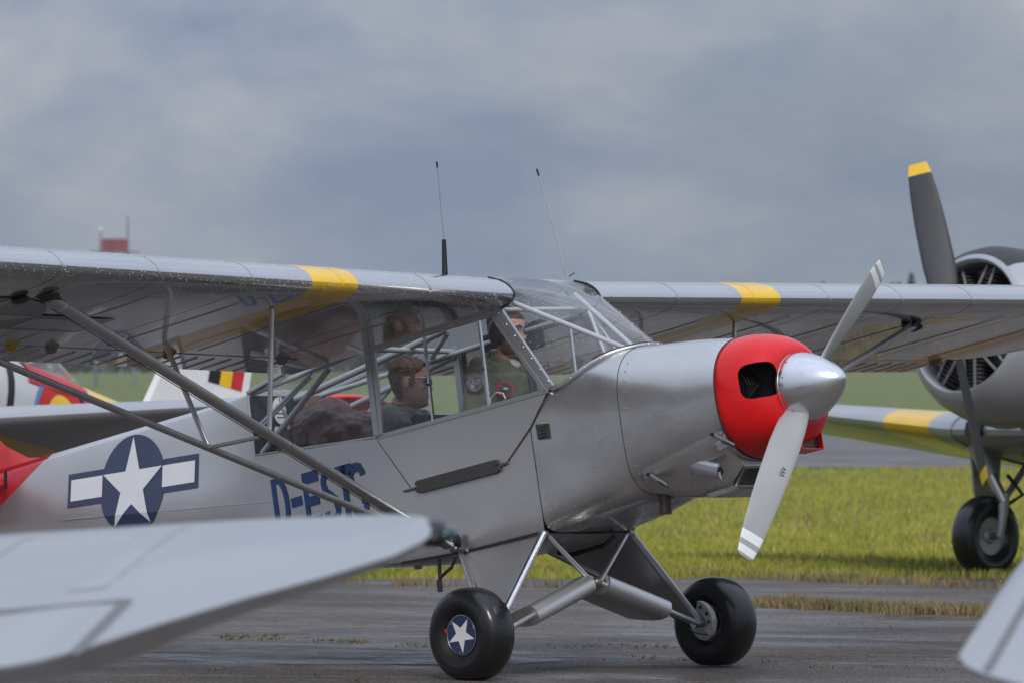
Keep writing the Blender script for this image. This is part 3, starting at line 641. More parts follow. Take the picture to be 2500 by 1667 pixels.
# stringer line, fabric tapes
for s in (-1, 1): P('stringer', tube([(x, s * (hw(x) + .0005), zstr(x)) for x in np.linspace(-1.15, -3.6, 8)], .0025, 6), SILVER, aft)
# tail surfaces
fin = []
for t, (xl_, xt_, z) in enumerate(((-3.80, -4.85, 1.625), (-3.98, -4.9, 1.66), (-4.15, -4.92, 1.76), (-4.33, -4.93, 1.95), (-4.50, -4.93, 2.15), (-4.70, -4.92, 2.28), (-4.8, -4.88, 2.31))):
    c = xl_ - xt_; fin.append([np.array([xl_ - c * q, s_ * (.03 if t else .028) * math.sqrt(max(0, 4 * q * (1 - q))), z]) for q, s_ in [(k / 8, 1) for k in range(9)] + [(k / 8, -1) for k in range(7, 0, -1)]])
P('fin', loft(fin, True, True, True), REDD, cub, 45)
P('rudder', prism([(-4.94, -.02, 1.3), (-5.3, -.02, 1.4), (-5.38, -.02, 1.8), (-5.25, -.02, 2.2), (-5.0, -.02, 2.31), (-4.94, -.02, 2.25)], (0, .04, 0)), REDD, cub, 30)
for s in (-1, 1): P('tailplane', prism([(-4.1, s * .09, 1.53), (-4.25, s * .9, 1.53), (-4.5, s * 1.4, 1.53), (-5.1, s * 1.35, 1.53), (-5.2, s * .15, 1.53)], (0, 0, .035)), REDD, cub, 30)
P('trim_slot', prism([(-4.02, -hw(-4.02) - .006, 1.60), (-4.05, -hw(-4.05) - .006, 1.595), (-4.065, -hw(-4.07) - .006, 1.50), (-4.04, -hw(-4.04) - .006, 1.50)], (0, -.003, 0)), BLACK, tailr, 0)
tl = P('tail_wheel_spring', tube([(-4.7, 0, 1.25), (-5.0, 0, 1.20)], .02, 8, rz=.4, up=(0, 0, 1)), STEEL, cub)
tz = W2A((0, 0, .1)); q = np.array([-5.0, 0, 0]); qq = np.array(CUBM @ Vector((-5.0, 0, 1.2))); tb_ = W2A((qq[0], qq[1], .105)); P('tail_wheel_fork', tube([(-5.0, 0, 1.2), tb_ + np.array([0, .04, 0])], .018, 8), STEEL, tl)
P('tail_wheel', lathe([(-.03, .03), (-.035, .07), (-.02, .1), (.02, .1), (.035, .07), (.03, .03)], tb_, (0, 1, 0), 20), RUBBER, tl)

# ---- markings
def sidep(x, z, off=.004): return np.array([x, -hw(x) + inset(x, z) - off, z])
SC, SX = 1.326, -3.0
def decal(name, pts, m, par, off):
    bm = bmesh.new(); bm.faces.new([bm.verts.new((x, 0, z)) for x, z in pts])
    for zc_ in np.linspace(1.0, 1.62, 9): bmesh.ops.bisect_plane(bm, geom=bm.verts[:] + bm.edges[:] + bm.faces[:], plane_co=(0, 0, zc_), plane_no=(0, 0, 1))
    for xc_ in np.linspace(-3.5, -2.4, 8):
        zs = zstr(xc_); bmesh.ops.bisect_plane(bm, geom=bm.verts[:] + bm.edges[:] + bm.faces[:], plane_co=(xc_, 0, 0), plane_no=(1, 0, 0))
    x0_, x1_ = -3.6, -1.3; d_ = Vector((x1_ - x0_, 0, zstr(x1_) - zstr(x0_))); bmesh.ops.bisect_plane(bm, geom=bm.verts[:] + bm.edges[:] + bm.faces[:], plane_co=(x0_, 0, zstr(x0_)), plane_no=(-d_.z, 0, d_.x))
    for v_ in bm.verts: v_.co = Vector(sidep(v_.co.x, v_.co.z, off))
    me = bpy.data.meshes.new(name); bm.to_mesh(me); bm.free(); me.materials.append(m); o_ = bpy.data.objects.new(name, me); col.objects.link(o_); o_.parent = par; return o_
def disc(name, cx, cz, R, m, par, off):
    pts = [(cx + R * math.cos(t), cz + R * math.sin(t)) for t in np.linspace(0, 2 * math.pi, 56, endpoint=False)]
    return decal(name, pts, m, par, off)
tilt = math.atan2(1.322 - 1.425, -2.423 + 3.521) * .98
def rot(x, z): c, s = math.cos(tilt), math.sin(tilt); return SX + x * c - z * s, SC + x * s + z * c
def poly(name, pts, m, par, off): return decal(name, [rot(x, z) for x, z in pts], m, par, off)
RO = .272
rd = disc('roundel', SX, SC - .012, RO, NAVY, aft, .0035)
poly('roundel_bar_border', [(-.553, -.082), (.553, -.082), (.553, .102), (-.553, .102)], NAVY, rd, .0028)
for s in (-1, 1): poly('roundel_bar', [(s * .255, -.048), (s * .525, -.048), (s * .525, .068), (s * .255, .068)], WHITE, rd, .0053)
poly('star', [(x, z - .012) for x, z in star_pts(.262)], WHITE, rd, .0062)
# registration letters, stroke-built so that they stay tall, narrow and bold
def stroke(mb, pts, w, off):
    n = len(pts); Lp = []; Rp = []
    for i in range(n):
        a = np.array(pts[max(i - 1, 0)]); b = np.array(pts[min(i + 1, n - 1)]); t = (b - a) / np.linalg.norm(b - a); nn = np.array([-t[1], t[0]]); p = np.array(pts[i]); Lp.append(p + nn * w[i] / 2); Rp.append(p - nn * w[i] / 2)
    k = len(mb.v)
    for i in range(n):
        for q in (Lp[i], Rp[i]): mb.v.append(tuple(sidep(q[0], q[1], off)))
    for i in range(n - 1): mb.f.append((k + 2 * i, k + 2 * i + 1, k + 2 * i + 3, k + 2 * i + 2)); mb.m.append(0)
LH, LW = .295, .125
def arc(cx, cz, rx, rz_, t0, t1, n=14): return [(cx + rx * math.cos(t), cz + rz_ * math.sin(t)) for t in np.linspace(rad(t0), rad(t1), n)]
def letter(ch, x0, zb_):
    T, w, h = .034, LW, LH; mb = MB(); X = lambda u, v: (x0 + u, zb_ + v)
    def st(p, wd=T):
        pp = [X(*q) for q in p]; ww = wd if isinstance(wd, list) else [wd] * len(p); stroke(mb, pp, ww, .0035)
    if ch == 'D': st([(T / 2, 0), (T / 2, h)]); st([(T, h - .016), (w * .42, h - .016)] + arc(w * .42, h / 2, w * .58 - T / 2, h / 2 - .016, 88, -88, 22) + [(w * .42, .016), (T, .016)], [.032] * 3 + [T] * 20 + [.032] * 3)
    if ch == 'E': st([(T / 2, 0), (T / 2, h)]); st([(T, h - .03), (w, h - .03)], .06); st([(T, h * .48), (w * .92, h * .48)], .052); st([(T, .03), (w, .03)], .06)
    if ch == 'T': st([(w / 2, 0), (w / 2, h)], .04); st([(0, h - .03), (w, h - .03)], .06)
    if ch == 'S': st(arc(w / 2, h * .74, w / 2 - T / 2, h * .26 - .024, 5, 180, 14) + [(w * .22, h * .60), (w * .5, h * .51), (w * .80, h * .40)] + arc(w / 2, h * .26, w / 2 - T / 2, h * .26 - .024, 0, -175, 14), [.036] * 4 + [.05] * 6 + [.038] * 4 + [.044] * 3 + [.038] * 4 + [.05] * 6 + [.036] * 4)
    if ch == '-': st([(0, h * .52), (.085, h * .52)], .05)
    return mb.build('letter', BLUE, fs, 0, False)
for ch, x in (('D', -1.853), ('-', -1.712), ('E', -1.606), ('S', -1.462), ('T', -1.352 + .01), ('S', -1.246)):
    letter(ch, x, float(np.interp(x, [-1.85, -1.2], [.822, .778])))

# ---- door, windows and frames (both sides)
def bar(name, a, b, w, par, s, m=SILVERT, y=.335, th=.014, off=.006):
    a = np.array([a[0], 0, a[1]]); b = np.array([b[0], 0, b[1]]); t = b - a; t = t / np.linalg.norm(t); nn = np.array([-t[2], 0, t[0]]) * w / 2
    q = [p + np.array([0, s * (hw(p[0]) + off), 0]) for p in (a - nn, b - nn, b + nn, a + nn)]
    return P(name, prism(q, (0, -s * th, 0)), m, par, 0)
for s in (-1, 1):
    dpoly = [(.196, 1.150), (.060, 1.012), (-.147, .862), (-.803, .868), (-.992, 1.150)]
    door = P('door', prism([(x, s * .3365, z) for x, z in dpoly], (0, s * .0035, 0)), SILVER, cub, 0)
    P('door_gap', tube([(x, s * .3372, z) for x, z in ((.200, 1.155), (.062, 1.006), (-.145, .856), (-.805, .862), (-.998, 1.153))], .0022, 6), SEAM, door)
    for zz in (.878, .846):
        pd = [(-.765, zz), (-.755, zz - .012), (-.195, zz - .016), (-.180, zz - .005), (-.180, zz + .010), (-.195, zz + .018), (-.750, zz + .020), (-.765, zz + .012)]
        P('foam_pad', prism([(x, s * .339, z) for x, z in pd], (0, s * .016, 0)), FOAM, door, 30)
    for x0, x1 in ((-.86, -.78), (-.165, -.115)): P('hinge_pin', tube([(x0, s * .342, .866), (x1, s * .342, .864)], .007, 8), STEEL, door)
    # frames
    bar('window_sill', (.205, 1.165), (-1.01, 1.172), .022, door, s); bar('window_frame', (-.075, 1.617), (-.97, 1.617), .026, door, s)
    bar('window_frame', (.190, 1.165), (-.095, 1.612), .022, door, s); bar('window_frame', (-.965, 1.17), (-.945, 1.61), .026, door, s, BLACKM if s > 0 else SILVERT)
    for (a, b) in (((-.594, 1.172), (-.575, 1.607)), ((-.200, 1.172), (-.186, 1.607))): bar('window_bar', a, b, .012, door, s, ALU, off=.008)
    for x in (-.586, -.194): P('bar_knob', ellips((x, s * .346, 1.36), (.007, .006, .007), 8, 6), BLACKM, door)
    bar('windshield_post', (.222, 1.172), (-.062, 1.64), .050, cub, s, SILVERT, th=.02, off=.004)
    for k in range(7): P('post_screw', ellips((.212 - .27 * k / 6 + .012, s * .341, 1.21 + .40 * k / 6), (.005, .004, .005), 8, 5), ALU, cub)
    bar('door_post', (-1.000, 1.165), (-.985, 1.66), .040, cub, s, SILVERT, th=.025)
    # panes
    P('door_window', prism([(.185, s * .334, 1.17), (-.96, s * .334, 1.176), (-.945, s * .334, 1.607), (-.085, s * .334, 1.607)], (0, s * .002, 0)), GLASS, door, 0)
    rwr = [[np.array([x, s * (hw(x) - .001), sill(x) + .004 + (float(np.interp(x, [-1.94, -1.62, -1.0], [1.594, 1.636, 1.64])) - sill(x) - .004) * k / 3]) for k in range(4)] for x in np.linspace(-1.0, -1.94, 10)]
    rw = P('side_window', loft(rwr, False), GLASS, cub, 60)
    P('window_trim', tube([(-1.0, s * .338, 1.172), (-1.5, s * (hw(-1.5) + .003), 1.222), (-1.947, s * (hw(-1.947) + .003), 1.268), (-1.938, s * (hw(-1.938) + .003), 1.597)], .006, 6), SILVERT, rw)
    P('upper_trim', tube([(-1.938, s * (hw(-1.938)), 1.597), (-1.62, s * hw(-1.62), 1.642)], .014, 6), SILVERT, rw)
# plugs: latch at the foot of the post
P('inner_post', box((-.72, .318, 1.38), (.05, .02, .44)), BLACK, cub, 0)
P('headliner', prism([(-.35, .30, 1.52), (-.78, .30, 1.50), (-.78, .30, 1.66), (-.35, .30, 1.66)], (0, .012, 0)), NAVYD, cub, 0)
# windshield: ruled acrylic sheet from the boot cowl up and round the leading edges
def wing_le(t): return None
base = [(.207, .335, 1.168), (.26, .3345, 1.170), (.32, .326, 1.184), (.40, .305, 1.219), (.48, .268, 1.256), (.54, .22, 1.279), (.60, .135, 1.296), (.64, .06, 1.304), (.65, 0, 1.306)]
topc = [(-.058, .335, 1.628), (.0, .333, 1.635), (.045, .328, 1.652), (.063, .322, 1.690), (.035, .316, 1.735), (-.04, .31, 1.785), (-.13, .30, 1.816), (-.168, .15, 1.826), (-.17, 0, 1.828)]
base = base + [(x, -y, z) for x, y, z in base[-2::-1]]; topc = topc + [(x, -y, z) for x, y, z in topc[-2::-1]]
def dens(pts, n=49):
    p = np.array(pts); k = len(p); t = np.linspace(0, k - 1, n); return np.stack([np.interp(t, np.arange(k), p[:, i]) for i in range(3)], 1)
def smo(A, n=10):
    A = A.copy()
    for _ in range(n): A[1:-1] = A[1:-1] * .5 + (A[:-2] + A[2:]) * .25
    return A
B, T = smo(dens(base, 65)[:], 6), smo(dens(topc, 65), 14); rings = []
for u in np.linspace(0, 1, 14):
    row = []
    for b, t in zip(B, T):
        p = b + (t - b) * u; bul = .035 * math.sin(math.pi * u); nrm = np.array([.75, .0, .66]); p = p + nrm * bul * (1 - (abs(b[1]) / .335) ** 2); row.append(p)
    rings.append(row)
ws = P('windshield', loft(rings, False), GLASSW, cub, 60); rings_ws = rings
for p0, p1, m_ in ((3, 46, SILVERT),):
    P('windshield_trim', tube([B[k] + np.array([.012, 0, .002]) for k in range(1, 64)], .013, 8, rz=.35, up=(.3, 0, 1)), SILVERT, ws)
P('windshield_gasket', tube([B[k] + np.array([-.004, 0, .010]) for k in range(16, 49)], .012, 8, rz=.4, up=(.3, 0, 1)), BLACK, ws)
mb = MB()
for k in range(3, 62, 4): mb.add(*ellips(B[k] + np.array([.016, 0, .006]), (.005, .005, .005), 8, 5))
o = mb.build('trim_screws', ALU, ws); o['kind'] = 'stuff'
# glare shield, panel, floor, firewall, bulkhead
rows = []
for x in np.linspace(.15, .63, 9):
    w_ = abs(secpt(x, thmax(x) if x > .2 else .5)[1]) - .01; z_ = zl(x) - .01; rows.append([np.array([x, w_ * math.cos(t), z_ - .0 + (.05 if x < .45 else .01) * math.sin(t) ** .8]) for t in np.linspace(0, math.pi, 13)])
P('glare_shield', loft(rows, False), BLACK, cub); P('instrument_panel', prism([(.15, -.31, .9), (.15, .31, .9), (.15, .31, 1.17), (.15, .2, 1.205), (.15, -.2, 1.205), (.15, -.31, 1.17)], (.01, 0, 0)), BLACK, cub, 0)
P('cabin_floor', prism([(.05, -.3, .50), (-.95, -.3, .53), (-1.9, -.26, .70), (-1.9, .26, .70), (-.95, .3, .53), (.05, .3, .50)], (0, 0, .01)), DARK, cub, 0); P('firewall', box((.62, 0, .88), (.006, .50, .50)), DARK, cub, 0)
bh = P('baggage_bulkhead', prism([(-1.93, -.272, .72), (-1.93, .272, .72), (-1.93, .272, 1.58), (-1.93, -.272, 1.58)], (.01, 0, 0)), DARK, cub, 0)
for (y, z, ry, rz_, m_) in ((-.085, 1.50, .050, .072, WHITE), (-.03, 1.435, .024, .028, WHITE), (-.12, 1.395, .022, .022, WHITE), (-.09, 1.405, .014, .014, YELLOW)):
    st_ = P('sticker', prism([(-1.919, y + ry * math.cos(t), z + rz_ * math.sin(t)) for t in np.linspace(0, 2 * math.pi, 24, endpoint=False)], (.001, 0, 0)), m_, bh, 0)
    if ry > .04:
        for k in range(4): P('printed_line', box((-1.9172, y, z + .03 - k * .022), (.0008, .05 - .008 * (k == 0), .006)), DARK, st_, 0)
# side lining below the sill
for s in (-1, 1): P('cabin_lining', prism([(.05, s * .325, .52), (.05, s * .325, 1.0), (.15, s * .325, 1.12), (-1.0, s * .325, 1.15), (-1.0, s * .325, .52)], (0, s * .004, 0)), DARK, cub, 0)
# skylight and roof
rows = []
for x, z in ((-.17, 1.828), (-.3, 1.832), (-.5, 1.825), (-.75, 1.80), (-1.0, 1.76), (-1.3, 1.70), (-1.6, 1.648), (-1.93, 1.622)):
    w_ = min(.318, hw(x)); rows.append([np.array([x, w_ * c, z - .02 * abs(c) ** 2]) for c in np.linspace(-1, 1, 9)])
P('skylight', loft(rows[2:], False), GLASSS, cub); P('roof_panel', loft(rows[:3], False), SILVERW, cub)
# cabin tubing
TB = [((-1.90, -.27, 1.27), (-1.30, -.30, 1.60), .016), ((-1.90, -.26, 1.42), (-1.45, -.29, 1.60), .010), ((-1.90, -.255, 1.405), (-1.46, -.28, 1.585), .008), ((-1.9, .27, 1.28), (-1.30, .30, 1.62), .014), ((-1.95, .05, 1.56), (-.70, -.02, 1.675), .019), ((-.70, -.02, 1.66), (-1.15, .30, 1.62), .014), ((-1.93, .26, 1.46), (-1.0, .31, 1.60), .018), ((-1.93, -.26, 1.59), (-1.0, -.315, 1.635), .014), ((-1.93, .26, 1.59), (-.1, .315, 1.63), .014), ((-1.0, -.315, 1.63), (-1.0, .315, 1.63), .014), ((-1.73, -.22, 1.36), (-1.77, -.22, 1.55), .010), ((-1.25, .2, 1.20), (-1.12, .2, 1.33), .014), ((-.10, -.315, 1.64), (-.10, .315, 1.66), .012)]
for a, b, r in TB: P('frame_tube', tube([a, b], r, 10), TUBEI, cub)
for a, b in (((.02, -.29, 1.652), (.50, -.03, 1.318)), ((-.06, .27, 1.725), (.50, .03, 1.318))): P('windshield_brace', tube([a, b], .013, 12), TUBEI, cub)
P('post_tube', tube([(.10, .31, 1.20), (-.02, .31, 1.63)], .012, 10), TUBEI, cub)
# seats
for x, z in ((-.62, .80), (-1.36, .80)):
    st_ = P('seat_cushion', box((x + .1, 0, z - .04), (.42, .42, .09)), NAVYD, cub, 30); P('seat_back', prism([(x - .16, -.2, z), (x - .10, -.2, z), (x - .22, -.2, z + .46), (x - .26, -.2, z + .45)], (0, .4, 0)), NAVYD, cub, 30); P('seat_frame', tube([(x + .2, 0, .515), (x + .2, 0, z - .06)], .02, 8), TUBEI, st_)
P('control_stick', tube([(-.1, 0, .52), (-.16, 0, .98)], .012, 8), BLACKM, cub)
P('door_cable', tube([(-.235, -.30, 1.165), (-.215, -.30, 1.215), (-.17, -.30, 1.235), (-.125, -.30, 1.22), (-.115, -.30, 1.19)], .004, 6), WHITE, cub)

# ---- wings
CH, XL, ZB = 1.6, .063, 1.618
UP = [(0, 3.9), (.4, 5.2), (1.25, 6.4), (2.5, 7.7), (5, 9.4), (10, 11.4), (15, 12.3), (20, 12.8), (30, 13.0), (40, 12.4), (50, 11.2), (60, 9.5), (70, 7.4), (80, 5.1), (90, 2.8), (100, .5)]
LO = [(100, 0), (90, .05), (77, .1), (70, .1), (50, .15), (30, .1), (20, .15), (10, .45), (5, .95), (2.5, 1.6), (1.25, 2.2), (.4, 3.0)]
AF = [(x / 100, z / 100) for x, z in UP[::-1]] + [(x / 100, z / 100) for x, z in LO[::-1]]   # TE upper -> LE -> TE lower
DIH = .0196
def wpt(y, xc, zc, le=0., ch=CH, off=0.):
    x = XL - le - xc * ch; z = ZB + abs(y) * DIH + zc * ch - .012 * (xc) ; return np.array([x, y, z - off])
def tipshape(y):
    a = abs(y)
    if a < 4.72: return 0., CH
    t = min(1, (a - 4.72) / .66); q = math.sqrt(max(0, 1 - t * t)); le = .62 * (1 - q) ** 1.0; te = .80 * (1 - q); return le, max(.02, CH - le - te)
YB = [(1.424, 1.738), (4.36, 4.70)]
HINGE = .80
for s in (-1, 1):
    ys = sorted(set([.322, .6, 1.0, 1.424, 1.738, 2.2, 2.7, 3.2, 3.8, 4.36, 4.70, 4.72, 4.85, 4.97, 5.08, 5.18, 5.26, 5.32, 5.36, 5.378]))
    cut_af = [(x, z) for x, z in AF if x <= .79]; 
    zu = np.interp(.795, [q[0] for q in UP[0:0]] or [.7, .8], [.074, .051])
    ring_af = [(.795, .0518)] + cut_af + [(.795, .001)]
    rings = []
    for y in ys:
        le, ch = tipshape(y); th = 1. if y < 4.72 else max(.12, ch / CH) ; rings.append([wpt(s * y, x, z * (1 if y < 4.72 else 1) , le, ch) if y < 4.72 else np.array([XL - le - x * ch, s * y, ZB + y * DIH - .012 * x + .045 + (z * CH - .045) * (1 - ((y - 4.72) / .66) ** 2 * .93)]) for x, z in ring_af])
    v, f = loft(rings, True, True, True); mb = MB(); mb.add(v, f); nr = len(ring_af)
    for i in range(len(ys) - 1):
        m_ = (ys[i] + ys[i + 1]) / 2
        if any(a < m_ < b for a, b in YB):
            for j in range(nr): mb.m[i * nr + j] = 1
    wg = mb.build('wing_panel', [SILVERW, YELLOW], cub, 35)
    # flap and aileron as separate hinged surfaces
    for nm, y0, y1, dfl in (('flap', .60, 2.42, 0.), ('aileron', 2.44, 4.70, .0)):
        yy = sorted(set([y0, y1] + [b for p in YB for b in p if y0 < b < y1])); rings = []
        sec_ = [(1.0, .005), (.93, .020), (.86, .0355), (.815, .0465), (.806, .036), (.803, .022), (.806, .008), (.815, .0015), (.9, .0008), (1.0, .0)]
        for y in yy: rings.append([wpt(s * y, x, z) for x, z in sec_])
        v, f = loft(rings, True, True, True); mb = MB(); mb.add(v, f)
        for i in range(len(yy) - 1):
            if any(a < (yy[i] + yy[i + 1]) / 2 < b for a, b in YB):
                for j in range(len(sec_)): mb.m[i * len(sec_) + j] = 1
        sf = mb.build(nm, [SILVERW, YELLOW], cub, 35)
        yy = np.arange(y0 + .06, y1, .118)
        for y in yy: P('stiffener', prism([wpt(s * (y - .006), .845, .0006), wpt(s * y, .845, -.0028), wpt(s * (y + .006), .845, .0006)], wpt(s * y, .992, 0) - wpt(s * y, .845, 0)), SILVERW, sf, 0)
        for y in (y0 + .12, (y0 + y1) / 2, y1 - .12): P('hinge_bracket', prism([wpt(s * y, .77, .0), wpt(s * y, .83, .004), wpt(s * y, .83, -.012), wpt(s * y, .80, -.022)], (0, .008, 0)), YELLOW if nm == 'aileron' and y < 3 else STEEL, sf, 0)
    P('root_trailing_edge', loft([[wpt(s * y, x, z) for x, z in ((1.0, .005), (.9, .028), (.797, .0515), (.797, .001), (.9, .0005), (1., 0))] for y in (.335, .594)], True, True, True), SILVERW, wg, 35)
    P('wing_spar_cove', tube([wpt(s * .6, .799, .02), wpt(s * 4.7, .799, .02)], .010, 6), SEAM, wg)
    # rib tapes round the nose and along the lower surface
    idx = [i for i, (x, z) in enumerate(AF) if (x <= .11 and i < len(UP)) or (i >= len(UP) and x <= .78)]
    for y in np.arange(.92, 4.7, .61):
        rr_ = []
        for i in idx:
            x, z = AF[i]; rr_.append([wpt(s * (y - .008), x, z) , wpt(s * (y + .008), x, z)])
        pts = np.array([r[0] for r in rr_]); nrm = []
        for i in range(len(pts)):
            t = pts[min(i + 1, len(pts) - 1)] - pts[max(i - 1, 0)]; n_ = np.array([t[2], 0, -t[0]]); nrm.append(n_ / np.linalg.norm(n_))
        sg = 1 if nrm[0][2] > 0 else -1
        rr_ = [[a + n_ * sg * .0011, b + n_ * sg * .0011] for (a, b), n_ in zip(rr_, nrm)]
        col_ = YELLOW if any(a < y < b for a, b in YB) else SILVERW
        P('rib_tape', loft(rr_, False), col_, wg, 60)
    # stitched seams: thin raised cords on the lower skin
    for y in np.arange(.77, 4.6, .61): P('stitch_cord', tube([wpt(s * y, .10, -.0003), wpt(s * y, .76, -.0003)], .002, 5), SILVERT, wg)
    for (x, y) in ((-.237, 3.03), (-.906, 2.59), (-.909, 2.167), (-.286, 2.234), (-1.0, 1.25), (-.236, 1.387), (-.93, .62)):
        P('inspection_ring', lathe([(-.001, .045), (.0025, .047), (.0025, .055), (-.001, .057)], wpt(s * y, (XL - x) / CH, .0005), (0, 0, -1), 28), SILVERW, wg)
    # root gasket
    P('root_gasket', tube([wpt(s * .32, x, z) * np.array([1, 1, 1]) + np.array([.0, 0, 0]) for x, z in AF if (x < .15)], .006, 6), BLACK, wg)
    # lift struts, jury struts
    low_ = np.array([-.55, s * .362, .508]); f1 = wpt(s * 3.19, .19, -.012); r1 = wpt(s * 3.19, .69, -.012)
    fsx = P('lift_strut', tube([f1, f1 + (low_ - f1) * .985], .036, 16, rz=.55, up=(1, 0, .15)), SILVERT, cub); rsx = P('lift_strut', tube([r1, r1 + (low_ - r1) * .985], .024, 14, rz=.6, up=(1, 0, .1)), SILVERT, cub)
    P('strut_cuff', tube([f1 + (low_ - f1) * q for q in (.565, .57)], .0375, 16, rz=.57, up=(1, 0, .15)), ALU, fsx)
    P('strut_end_fork', tube([f1 + np.array([0, 0, .02]), f1 + (low_ - f1) * .03], [.02, .038], 10, rz=.6, up=(1, 0, .15)), ALU, fsx); P('strut_wire', tube([f1 + (low_ - f1) * q + np.array([-.045, 0, -.012]) for q in (.02, .5, .97)], .0025, 6), BLACKM, fsx)
    P('wing_fitting', prism([wpt(s * 3.22, .16, 0), wpt(s * 3.22, .23, 0), wpt(s * 3.19, .21, -.02), wpt(s * 3.19, .17, -.02)], (0, -s * .05, 0)), BLACKM, fsx, 0)
    P('venturi_cover', ellips(wpt(s * 3.30, .24, -.008), (.06, .03, .02)), BLACKM, fsx)
    for k in (.565, .78): P('wire_clamp', ellips(f1 + (low_ - f1) * k + np.array([-.045, 0, -.012]), (.014, .014, .012), 8, 6), STEEL, fsx)
    jf = f1 + (low_ - f1) * .525; jr = r1 + (low_ - r1) * .51
    P('jury_strut', tube([wpt(s * 1.717, .20, 0), jf], .015, 12, rz=.65, up=(1, 0, 0)), SILVERT, cub); P('jury_strut', tube([wpt(s * 1.76, .655, 0), jr], .015, 12, rz=.65, up=(1, 0, 0)), SILVERT, cub); P('jury_link', tube([jf, jr], .010, 10), SILVERT, cub)
    mb = MB(); mb.add(*ellips(low_, (.03, .02, .02))); mb.add(*tube([low_ + np.array([.03, 0, -.005]), low_ + np.array([.09, 0, -.02])], .011, 8)); mb.add(*tube([low_ + np.array([-.02, 0, .012]), low_ + np.array([-.07, -.02 * -s, .03])], .008, 8)); mb.build('strut_fitting', STEEL, cub)
    P('fitting_cover', ellips(low_ + np.array([.03, s * .004, .03]), (.030, .006, .042)), BLACK, cub)
mb = MB()
for k in range(1100):
    y = -rng.uniform(.35, 3.9); t = rng.random(); af = [q for q in AF if q[0] <= .12]; ii = t * (len(af) - 1); i0 = int(ii); f_ = ii - i0; q0, q1 = af[i0], af[min(i0 + 1, len(af) - 1)]
    p = wpt(y, q0[0] + (q1[0] - q0[0]) * f_, q0[1] + (q1[1] - q0[1]) * f_); r_ = rng.uniform(.0012, .0034); mb.add(*ellips(p, (r_, r_, r_ * .8), 6, 4))
DROP = mat('water_drop', (.75, .77, .80), .05, spec=.8)
o = mb.build('rain_drops', DROP, [q for q in cub.children if q.name.startswith('wing_panel')][0], 70); o['kind'] = 'stuff'
mb = MB()
for k in range(240):
    u = rng.random() ** .8; j = int(rng.integers(2, 62)); p = rings_ws[int(u * 13)][j]; r_ = rng.uniform(.001, .0028); mb.add(*ellips(p + np.array([.001, 0, .001]), (r_, r_, r_), 6, 4))
o = mb.build('rain_drops', DROP, ws, 70); o['kind'] = 'stuff'
# underside star and bars on the right wing
def und(x, y, off): return wpt(y, (XL - x) / CH, .0, off=off)
UX, UY = -.77, -3.32
MUG = mat('blue_grey_paint', (.075, .085, .115), .32, 0., .6, .06); LUG = mat('light_grey_paint', (.40, .41, .44), .32, .2, .6, .06)  # greyer tones than the navy and white of the fuselage roundel
ur = P('wing_roundel', prism([und(UX + .44 * math.cos(t), UY + .44 * math.sin(t), .0022) for t in np.linspace(0, 2 * math.pi, 48, endpoint=False)], (0, 0, -.001)), MUG, cub, 0)
P('roundel_bar_border', prism([und(UX + a, UY + b, .0020) for a, b in ((-.14, -.9), (-.14, .9), (.15, .9), (.15, -.9))], (0, 0, -.001)), MUG, ur, 0)
for s in (-1, 1): P('roundel_bar', prism([und(UX + a, UY + s * b, .0038) for a, b in ((-.09, .43), (-.09, .85), (.10, .85), (.10, .43))], (0, 0, -.001)), LUG, ur, 0)
P('star', prism([und(UX + z, UY + x, .0042) for x, z in star_pts(.43)], (0, 0, -.001)), LUG, ur, 0)
# antennas
aw = wpt(-.49, .185, .125); an = P('whip_antenna', tube([aw, (aw[0] + .03, -.49, 2.02)], [.016, .011], 12), BLACK, cub); P('antenna_rod', tube([(aw[0] + .03, -.49, 2.02), (aw[0] + .055, -.49, 2.40)], .0022, 6), STEEL, an); P('antenna_tip', tube([(aw[0] + .055, -.49, 2.385), (aw[0] + .056, -.49, 2.415)], .005, 8), BLACK, an)
aw = np.array([-.085, .25, 1.80]); an = P('whip_antenna', lathe([(0, .018), (.02, .012), (.04, .008), (.045, 0)], aw, (0, 0, 1), 12), ALU, cub); P('antenna_rod', tube([aw + np.array([0, 0, .03]), (-.2, .28, 2.39)], .0028, 6), STEEL, an); P('antenna_tip', tube([(-.198, .279, 2.378), (-.206, .281, 2.415)], .0055, 8), BLACK, an)
P('antenna_nut', tube([aw + np.array([.02, 0, .02]), aw + np.array([.06, 0, .03])], .004, 6), STEEL, an)

